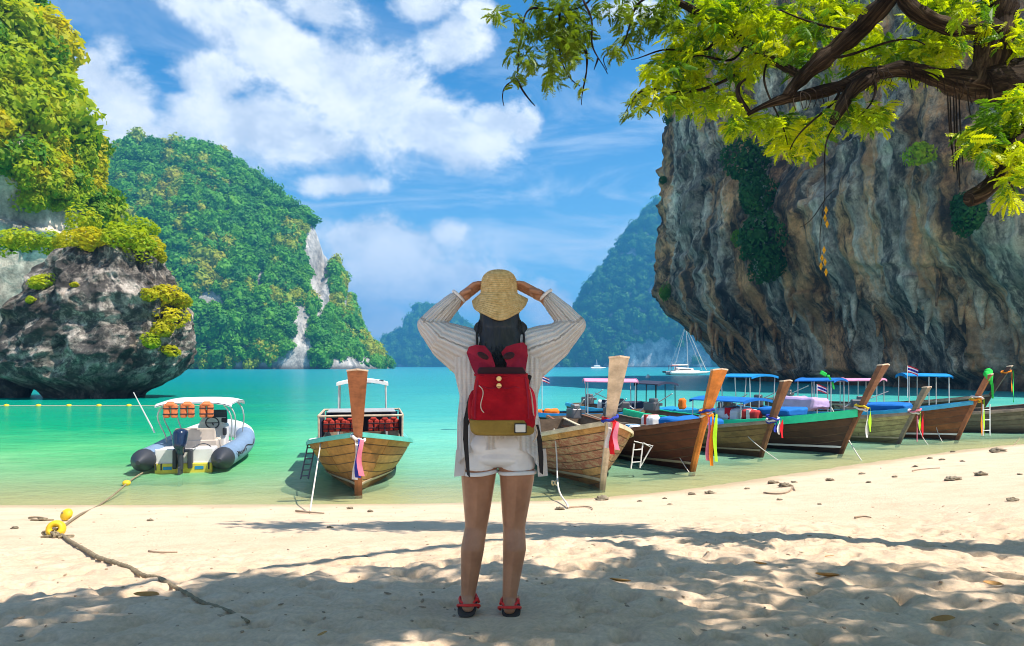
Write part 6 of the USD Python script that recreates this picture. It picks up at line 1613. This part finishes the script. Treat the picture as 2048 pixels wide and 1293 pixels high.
# hat: coiled straw, crown and drooping wavy brim
hc = W(998, 595, .02)
pr = [(540, 0.1), (540.5, 9), (542.5, 18), (547, 26), (554, 32), (563, 35.5), (574, 36.5), (584, 37), (588, 37.5)]
zc = np.array([W(998, y, .02)[2] for y, _ in pr]); rc = np.array([r for _, r in pr]) / 415
sN, aN = 130, 150
kk = np.r_[0, np.cumsum(np.hypot(np.diff(zc), np.diff(rc)))]; kk /= kk[-1]
A = np.linspace(0, 2 * np.pi, aN, endpoint=False)
ss = np.linspace(0, 1, sN)
SS, AA = np.meshgrid(ss, A, indexing='ij')
crown_ = np.clip(SS / .62, 0, 1); brim = np.clip((SS - .62) / .38, 0, 1)
drop = .030 + .108 * np.abs(np.sin(AA)) ** 1.4
Rr = PchipInterpolator(kk, rc)(crown_) + brim ** .8 * (.046 - .012 * np.sin(AA) ** 2 + .006 * np.sin(3 * AA + 1.0))
zz_ = PchipInterpolator(kk, zc)(crown_) - drop * brim + .010 * brim * np.sin(3 * AA + .5) + .006 * brim * np.sin(5 * AA)
Rr = Rr + .0016 * np.sin(SS * 2 * np.pi * 30) + .0009 * np.sin(AA * 70 + np.floor(SS * 30) * np.pi)
Vh = np.stack([hc[0] + Rr * np.cos(AA), hc[1] + Rr * np.sin(AA) * 1.12, zz_], -1)
inn = Vh.copy(); inn[..., :2] = hc[:2] + (Vh[..., :2] - hc[:2]) * .965; inn[..., 2] -= .004
f = grid_faces(sN, aN)
wr_ = np.array([(i * aN + aN - 1, i * aN, (i + 1) * aN + aN - 1) for i in range(sN - 1)] + [(i * aN, (i + 1) * aN, (i + 1) * aN + aN - 1) for i in range(sN - 1)])
fo = np.vstack([f, wr_]); nV = sN * aN
edge = np.vstack([[((sN - 1) * aN + j, (sN - 1) * aN + (j + 1) % aN, nV + (sN - 1) * aN + j), ((sN - 1) * aN + (j + 1) % aN, nV + (sN - 1) * aN + (j + 1) % aN, nV + (sN - 1) * aN + j)] for j in range(aN)]).reshape(-1, 3)
hat = part('hat', (np.vstack([Vh.reshape(-1, 3), inn.reshape(-1, 3)]), np.vstack([fo[:, ::-1], fo + nV, edge])), MATS['hat_straw_base'], woman, smooth=True)


def knit_uv(v, axis_pts):
    """u runs round the sleeve (or across the back), so that the ribs run along it."""
    P = np.array(axis_pts, float)
    best, u = np.full(len(v), 1e9), np.zeros(len(v))
    w_ = np.zeros(len(v)); run = 0
    ref = np.array([0, 1.0, 0])
    for a, b in zip(P[:-1], P[1:]):
        d = b - a; L_ = np.linalg.norm(d); d = d / L_
        t = np.clip((v - a) @ d, 0, L_)
        q = v - a - t[:, None] * d
        dist = np.linalg.norm(q, axis=1)
        e1 = ref - d * (ref @ d); e1 /= np.linalg.norm(e1); e2 = np.cross(d, e1)
        ang = np.arctan2(q @ e2, q @ e1)
        m = dist < best
        best[m], u[m], w_[m] = dist[m], (ang * .075)[m], (run + t)[m]
        run += L_
    return np.stack([u, w_], 1)


# shirt
ringp = [(662, 962, 1038, .062, 0), (673, 930, 1070, .088, 0), (690, 911, 1088, .112, 0), (720, 904, 1092, .128, 0), (760, 914, 1082, .128, 0), (800, 921, 1072, .124, 0), (850, 918, 1078, .130, 0), (900, 914, 1084, .136, 0), (926, 912, 1087, .142, 0)]
ry_ = np.array([q[0] for q in ringp], float)
yy = np.linspace(662, 892, 60)
cols = [PchipInterpolator(ry_, [q[k] for q in ringp])(yy) for k in (1, 2, 3)]
A = np.linspace(0, 2 * np.pi, 128, endpoint=False)
V = []
for i, y in enumerate(yy):
    l, r_, dp = cols[0][i], cols[1][i], cols[2][i]
    k = (np.abs(np.cos(A)) ** 2.5 + np.abs(np.sin(A)) ** 2.5) ** (-1 / 2.5)
    hw = (r_ - l) / 2 / 415
    x = ((l + r_) / 2 - 1024) / 415 + hw * np.cos(A) * k
    y3 = 3.29 + dp * np.sin(A) * k
    fold = .012 * np.clip((y - 700) / 200, 0, 1) * (np.sin(A * 9 + 2.0 * math.sin(i * .08)) + .6 * np.sin(A * 17 + 1))
    z = np.full(128, EYE + (733 - y) / 415) - np.clip((y - 840) / 52, 0, 1) * (.145 * np.abs(np.cos(A)) ** 4)
    V.append(np.stack([x + fold * np.cos(A), y3 + fold * np.sin(A), z], 1))
V = np.array(V)
x_u = V[..., 0] * 1.0
part('shirt', (np.vstack([V.reshape(-1, 3)]), grid_faces(60, 128)[:, ::-1].tolist() + [(i * 128 + 127, i * 128, (i + 1) * 128 + 127) for i in range(59)] + [(i * 128, (i + 1) * 128, (i + 1) * 128 + 127) for i in range(59)]), MATS['rib_knit'], woman, smooth=True, uv=np.stack([x_u.ravel(), V[..., 2].ravel()], 1))
for s, a, b, c, e in ((-1, W(940, 700, .0), W(888, 678, .03), W(860, 652, .05), W(908, 603, .065)), (1, W(1060, 700, .0), W(1112, 680, .03), W(1146, 652, .05), W(1100, 601, .065))):
    sl = skel([(a, (.095, .11, .105), b, .085), (a + [s * .02, 0, -.06], .08, b + [0, 0, -.03], .070), (b, .084, c, .062), (b + [s * .01, 0, -.03], .06, c + [-s * .03, 0, -.01], .055), (c, .062, c + (e - c) * .5, .056), (c + (e - c) * .5, .054, e, .040)], edge=.012, it=12)
    v = np.array(sl.vertices)
    nr = np.array(sl.vertex_normals)
    sl.vertices = v + nr * (.010 * (fbm(v * [9, 9, 16], 3, 8 + s) - .5))[:, None]
    part('sleeve', sl, MATS['rib_knit'], woman, smooth=True, uv=knit_uv(v, [a, b, c, e]))
    cu = (e - c) / np.linalg.norm(e - c)
    e1 = np.cross(cu, [0, 1, 0]); e1 /= np.linalg.norm(e1); e2 = np.cross(cu, e1)
    th = np.linspace(0, 2 * np.pi, 25)
    part('cuff', tube(e + cu * .034 + .036 * (np.cos(th)[:, None] * e1 + np.sin(th)[:, None] * e2), .008, 7, cap=False), MATS['white_denim'], woman, smooth=True)
for s, x0, x1 in ((-1, 909, 928), (1, 1072, 1092)):          # the open tails at the sides
    ys = np.linspace(900, 954, 8)
    xo = np.interp(ys, [900, 954], [x0 + s * -3, x0 - (1 if s < 0 else -0)]) if s < 0 else np.interp(ys, [900, 954], [x0, x0 + 4])
    l = np.array([W(a, b, -.055) for a, b in zip(xo, ys)]); r_ = np.array([W(a + 20, b - 2, -.085 + .03 * (s > 0)) for a, b in zip(xo, ys)])
    m = plate((l, r_), .008)
    part('shirt_tail', m, MATS['rib_knit'], woman, smooth=30, label=None)
# shorts
sb = [(W(966, 885), (.10, .140, .09), W(1028, 885), (.10, .140, .09)), (W(976, 910), (.09, .130, .058), W(1018, 910), (.09, .130, .058)), (W(962, 890), (.095, .125, .08), W(958, 932), (.0875, .098, .03)), (W(1032, 890), (.095, .125, .08), W(1034, 932), (.0885, .098, .03))]
part('shorts', skel(sb, edge=.015, it=6), MATS['white_denim'], woman, smooth=True)
for x in (957.5, 1034.5):
    th = np.linspace(0, 2 * np.pi, 40)
    p = W(x, 943) + np.stack([.0855 * np.cos(th), .095 * np.sin(th), .004 * np.sin(th * 2 + x)], 1)
    part('rolled_hem', tube(p, .010, 7, cap=False), MATS['white_denim'], woman, smooth=True)
# sandals
for s, (x, y) in ((-1, (936, 1192)), (1, (1019, 1196))):
    he = W(x, y + 20, -.04)
    c_ = he + np.array([s * .008, .085, -.034])
    sole = trimesh.creation.icosphere(3, 1.0); sole.vertices = np.sign(sole.vertices) * np.abs(sole.vertices) ** .7 * [.046, .135, .012] + c_
    so = part('sandal', sole, MATS['sandal_sole'], woman, smooth=True)
    th = np.linspace(-.35, np.pi + .35, 22)
    an = W(x, y, -.005)
    part('ankle_strap', tube(an + np.stack([.040 * np.cos(th), -.042 * np.sin(th) - .004, -.012 - .010 * np.sin(th)], 1), .0065, 6), MATS['sandal_red'], so, smooth=True)
    part('heel_strap', tube(spline([he + [-.044, .06, -.03], he + [-.036, -.008, .006], he + [0, -.036, .014], he + [.036, -.008, .006], he + [.044, .06, -.03]], 20), .0065, 6), MATS['sandal_red'], so, smooth=True)
    part('toe_strap', tube(spline([he + [-.046, .13, -.03], he + [0, .13, .034], he + [.046, .13, -.03]], 14), .008, 6), MATS['sandal_red'], so, smooth=True)
    part('buckle', box(an + [.042, -.01, -.012], (.014, .02, .02), bev=.003), MATS['sandal_red'], so)

# ---------------------------------------------------------------- the backpack
look('red_canvas_cloth', [(.3, (.24, .004, .010)), (.5, (.36, .006, .015)), (.7, (.46, .015, .022))], scale=7, detail=6, rough=.85, bump=.5, bscale=16, bdist=.02, spec=.15)
look('bright_red_cloth', [(.3, (.58, .012, .035)), (.7, (.74, .03, .05))], scale=7, rough=.8, bump=.3, bscale=16, bdist=.02, spec=.15)
look('raspberry_cloth', [(.3, (.20, .006, .020)), (.7, (.36, .020, .045))], scale=7, rough=.8, bump=.4, bscale=18, bdist=.02, spec=.15)
look('olive_cloth', [(.3, (.20, .125, .025)), (.7, (.31, .20, .045))], scale=9, rough=.8, bump=.3, bscale=30, spec=.15)
tone('dark_lining', (.035, .010, .014), rough=.9); tone('strap_black', (.025, .02, .02), rough=.8, bump=.3, bscale=60); tone('brass', (.75, .55, .25), rough=.3, metallic=.8); tone('tag_white', (.66, .62, .54), rough=.7); tone('cord_pale', (.62, .50, .40), rough=.8)


def Wb(px, py, dy=-.22):
    return at(px, py, 3.29 + dy)


bp0 = Wb(1003, 868)
pack = thing('backpack', 'open red canvas backpack with olive base and black straps on the back of the person', 'backpack', bp0)
rel = lambda p: np.asarray(p, float) - bp0


def slab(rows_, dep, yc, nA=72, expo=4.0, wrinkle=.006, seed=1, close=True):
    """Rounded box from rows (py, left, right, depth factor)."""
    r = np.array(rows_, float)
    ys = np.linspace(r[0, 0], r[-1, 0], 44)
    l, rr, df = (PchipInterpolator(r[:, 0], r[:, k])(ys) for k in (1, 2, 3))
    A = np.linspace(0, 2 * np.pi, nA, endpoint=False)
    k = (np.abs(np.cos(A)) ** expo + np.abs(np.sin(A)) ** expo) ** (-1 / expo)
    V = []
    for i, y in enumerate(ys):
        px = (l[i] + rr[i]) / 2 + (rr[i] - l[i]) / 2 * np.cos(A) * k
        d = 3.29 + yc + dep * df[i] * np.sin(A) * k
        V.append(np.stack([(px - 1024) / F * (3.29 + yc - dep * .6), d, np.full(nA, EYE + (733 - y) / F * (3.29 + yc - dep * .6))], 1))
    V = np.array(V)
    cz_ = V.mean(1, keepdims=True)
    w_ = wrinkle * (fbm(V * [10, 10, 14], 4, seed) - .5) * 2
    nrm = (V - cz_) / np.linalg.norm(V - cz_, axis=2, keepdims=True)
    V = V + nrm * w_[..., None]
    n_ = len(ys)
    f = np.vstack([grid_faces(n_, nA), [(i * nA + nA - 1, (i + 1) * nA + nA - 1, (i + 1) * nA) for i in range(n_ - 1)], [(i * nA + nA - 1, (i + 1) * nA, i * nA) for i in range(n_ - 1)]])
    v = V.reshape(-1, 3)
    if close:
        v = np.vstack([v, V[0].mean(0), V[-1].mean(0)])
        e = len(v)
        f = np.vstack([f, [(e - 2, j, (j + 1) % nA) for j in range(nA)], [(e - 1, (n_ - 1) * nA + (j + 1) % nA, (n_ - 1) * nA + j) for j in range(nA)]])
    m = trimesh.Trimesh(rel(v), f, process=False)
    trimesh.repair.fix_normals(m)
    return m


part('main_bag', slab([(748, 952, 1053, .72), (770, 947, 1058, .86), (800, 943, 1062, .97), (835, 940, 1066, 1.0), (858, 942, 1068, 1.0), (866, 946, 1066, .95), (870, 952, 1060, .85)], .085, -.225, seed=4, wrinkle=.018), MATS['red_canvas_cloth'], pack, smooth=True)
base = part('base_panel', slab([(840, 938.5, 1067.5, 1.03), (850, 939, 1068.5, 1.04), (862, 940.5, 1069.5, 1.04), (868, 945, 1067, 1.0), (871, 950, 1062, .9)], .085, -.225, seed=6, wrinkle=.002), MATS['olive_cloth'], pack, smooth=True)
for x, d in ((957, -.285), (1050, -.285)):               # piped seams and the drawcord
    part('seam', tube(spline([rel(Wb(x, 756, d + .008)), rel(Wb(x - (1 if x < 1000 else -1) * 5, 790, d - .016)), rel(Wb(x - (1 if x < 1000 else -1) * 7, 838, d - .022))], 14), .0032, 5), MATS['raspberry_cloth'], pack, smooth=True)
part('seam', tube(spline([rel(Wb(x, 776 + 2 * math.sin(x * .2), -.313 + .00016 * (x - 1003) ** 2 * .08)) for x in range(962, 1046, 8)], 24), .0018, 5), MATS['raspberry_cloth'], pack, smooth=True)
part('drawcord', tube(spline([rel(W(958, 772, -.30)), rel(W(966, 790, -.315)), rel(W(962, 806, -.318)), rel(W(968, 826, -.318))], 16), .0022, 5), MATS['cord_pale'], pack, smooth=True)
part('label_tag', rel(0) * 0 + 0 if False else box(rel(Wb(1041, 857, -.327)), (.044, .006, .034), rz=0, bev=.002), MATS['tag_white'], base)
part('tag_border', box(rel(Wb(1041, 857, -.322)), (.054, .006, .043), bev=.002), MATS['strap_black'], base)
for y in (758, 772):
    b_ = trimesh.creation.cylinder(.0095, .006, sections=18); b_.apply_transform(trimesh.transformations.rotation_matrix(np.pi / 2, (1, 0, 0))); b_.apply_translation(rel(Wb(998, y, -.307)))
    r2 = trimesh.creation.torus(.0095, .0022, 18, 6); r2.apply_transform(trimesh.transformations.rotation_matrix(np.pi / 2, (1, 0, 0))); r2.apply_translation(rel(Wb(998, y, -.310)))
    part('snap_button', cat(b_, r2), MATS['brass'], pack, smooth=40)
# the wide open roll top: dark mouth and two wings


def wing(pts, dys, th=.006):
    V = np.array([rel(W(x, y, d)) for (x, y), d in zip(pts, dys)])
    c = V.mean(0) + [0, .012, 0]
    n_ = len(V)
    vv = np.vstack([V, V + [0, .014, 0], c, c + [0, .014, 0]])
    f = [(2 * n_, (i + 1) % n_, i) for i in range(n_)] + [(2 * n_ + 1, n_ + i, n_ + (i + 1) % n_) for i in range(n_)] + [(i, (i + 1) % n_, n_ + (i + 1) % n_) for i in range(n_)] + [(i, n_ + (i + 1) % n_, n_ + i) for i in range(n_)]
    m = trimesh.Trimesh(vv, np.array(f), process=True)
    trimesh.repair.fix_normals(m)
    m = m.subdivide().subdivide()
    v = np.array(m.vertices); m.vertices = v + np.array([.2, 1, .2]) * (.012 * (fbm(v * 16, 3, 3) - .5))[:, None]
    return m


part('wing', wing([(933, 706), (938, 694), (952, 690), (970, 692), (982, 706), (990, 730), (992, 748), (970, 751), (952, 752), (945, 738)], [-.16, -.17, -.19, -.21, -.24, -.27, -.28, -.28, -.27, -.22]), MATS['raspberry_cloth'], pack, smooth=30)
part('wing', wing([(1002, 706), (1012, 694), (1030, 688), (1046, 685), (1054, 692), (1056, 712), (1052, 735), (1050, 751), (1024, 752), (1010, 748), (1014, 728)], [-.25, -.24, -.21, -.19, -.17, -.17, -.22, -.27, -.28, -.27, -.26]), MATS['raspberry_cloth'], pack, smooth=30)
for (x, y, r1, r2, ry) in ((966, 712, .028, .013, .5), (1018, 712, .026, .016, -.3)):
    e_ = trimesh.creation.icosphere(2, 1.0); e_.vertices *= [r1, .012, r2]; e_.apply_transform(trimesh.transformations.rotation_matrix(ry, (0, 1, 0))); e_.apply_translation(rel(W(x, y, -.268)))
    part('grip_hole', e_, MATS['dark_lining'], pack, smooth=True)
part('mouth', slab([(735, 958, 1046, .6), (744, 953, 1051, .66), (752, 951, 1054, .70)], .084, -.225, seed=9, wrinkle=.004), MATS['dark_lining'], pack, smooth=True)
part('mouth_rim', tube(np.array([rel(Wb(x, y, d)) for x, y, d in [(950, 750, -.25), (962, 754, -.288), (1000, 757, -.298), (1040, 754, -.288), (1054, 749, -.25)]]), .006, 6), MATS['red_canvas_cloth'], pack, smooth=True)
sp_ = trimesh.creation.icosphere(3, 1.0); sp_.vertices = sp_.vertices * [.034, .040, .100]; v = np.array(sp_.vertices); sp_.vertices = v * (1 + .10 * (fbm(v * 22, 3, 2) - .5))[:, None]; sp_.apply_translation(rel(Wb(1058, 818, -.20)))
pk = part('side_pocket', sp_, MATS['bright_red_cloth'], pack, smooth=True)
part('pocket_cord', tube(spline([rel(Wb(1056, 772, -.22)), rel(Wb(1064, 800, -.25)), rel(Wb(1070, 850, -.25)), rel(Wb(1074, 866, -.22)), rel(Wb(1066, 885, -.2))], 20), .0032, 5), MATS['cord_pale'], pk)
l2 = trimesh.creation.icosphere(3, 1.0); l2.vertices = l2.vertices * [.026, .04, .085]; l2.apply_translation(rel(Wb(947, 818, -.20)))
part('side_pocket', l2, MATS['red_canvas_cloth'], pack, smooth=True)
for x, y in ((944, 800), (1057, 760)):
    part('strap_buckle', box(rel(W(x - 4 if x < 1000 else x, y, -.17)), (.02, .016, .045), ry=.3, bev=.004), MATS['strap_black'], pack)
part('strap_end', plate((np.array([rel(W(*q, -.16)) for q in [(934, 808), (927, 840), (926, 880), (930, 920), (934, 950)]]), np.array([rel(W(*q, -.165)) for q in [(941, 808), (936, 840), (936, 880), (938, 920), (940, 956)]])), .006, axis=(0, 1, 0)), MATS['strap_black'], pack, smooth=30)
part('strap_end', plate((np.array([rel(W(*q, -.13)) for q in [(1070, 850), (1074, 880), (1077, 915), (1079, 945)]]), np.array([rel(W(*q, -.125)) for q in [(1077, 850), (1084, 880), (1087, 915), (1086, 950)]])), .006, axis=(0, 1, 0)), MATS['strap_black'], pack, smooth=30)
for s, x in ((-1, 958), (1, 1044)):
    part('shoulder_strap', tube(spline([rel(W(x, 740, -.17)), rel(W(x - s * -4, 700, -.13)), rel(W(x + s * 4, 672, -.06)), rel(W(x + s * 6, 668, .06)), rel(W(x + s * 10, 720, .15)), rel(W(x + s * 22, 800, .08)), rel(W(x + s * 20, 845, -.10))], 40), .016, 8, flat=.35), MATS['strap_black'], pack, smooth=True)

# ---------------------------------------------------------------- air
n = {'v': ('principled_volume', {'color': (.10, .50, 1.0), 'density': 0.00029, 'anisotropy': 0.25})}
MATS['haze'] = usdkit.material(stage, '/World/Looks/haze', n, [], volume='v.volume')
hz = part('haze', box((0, 2900, 262), (12400, 6400, 540)), MATS['haze'])
tag(hz, 'pale blue sea haze over the bay', kind='stuff')
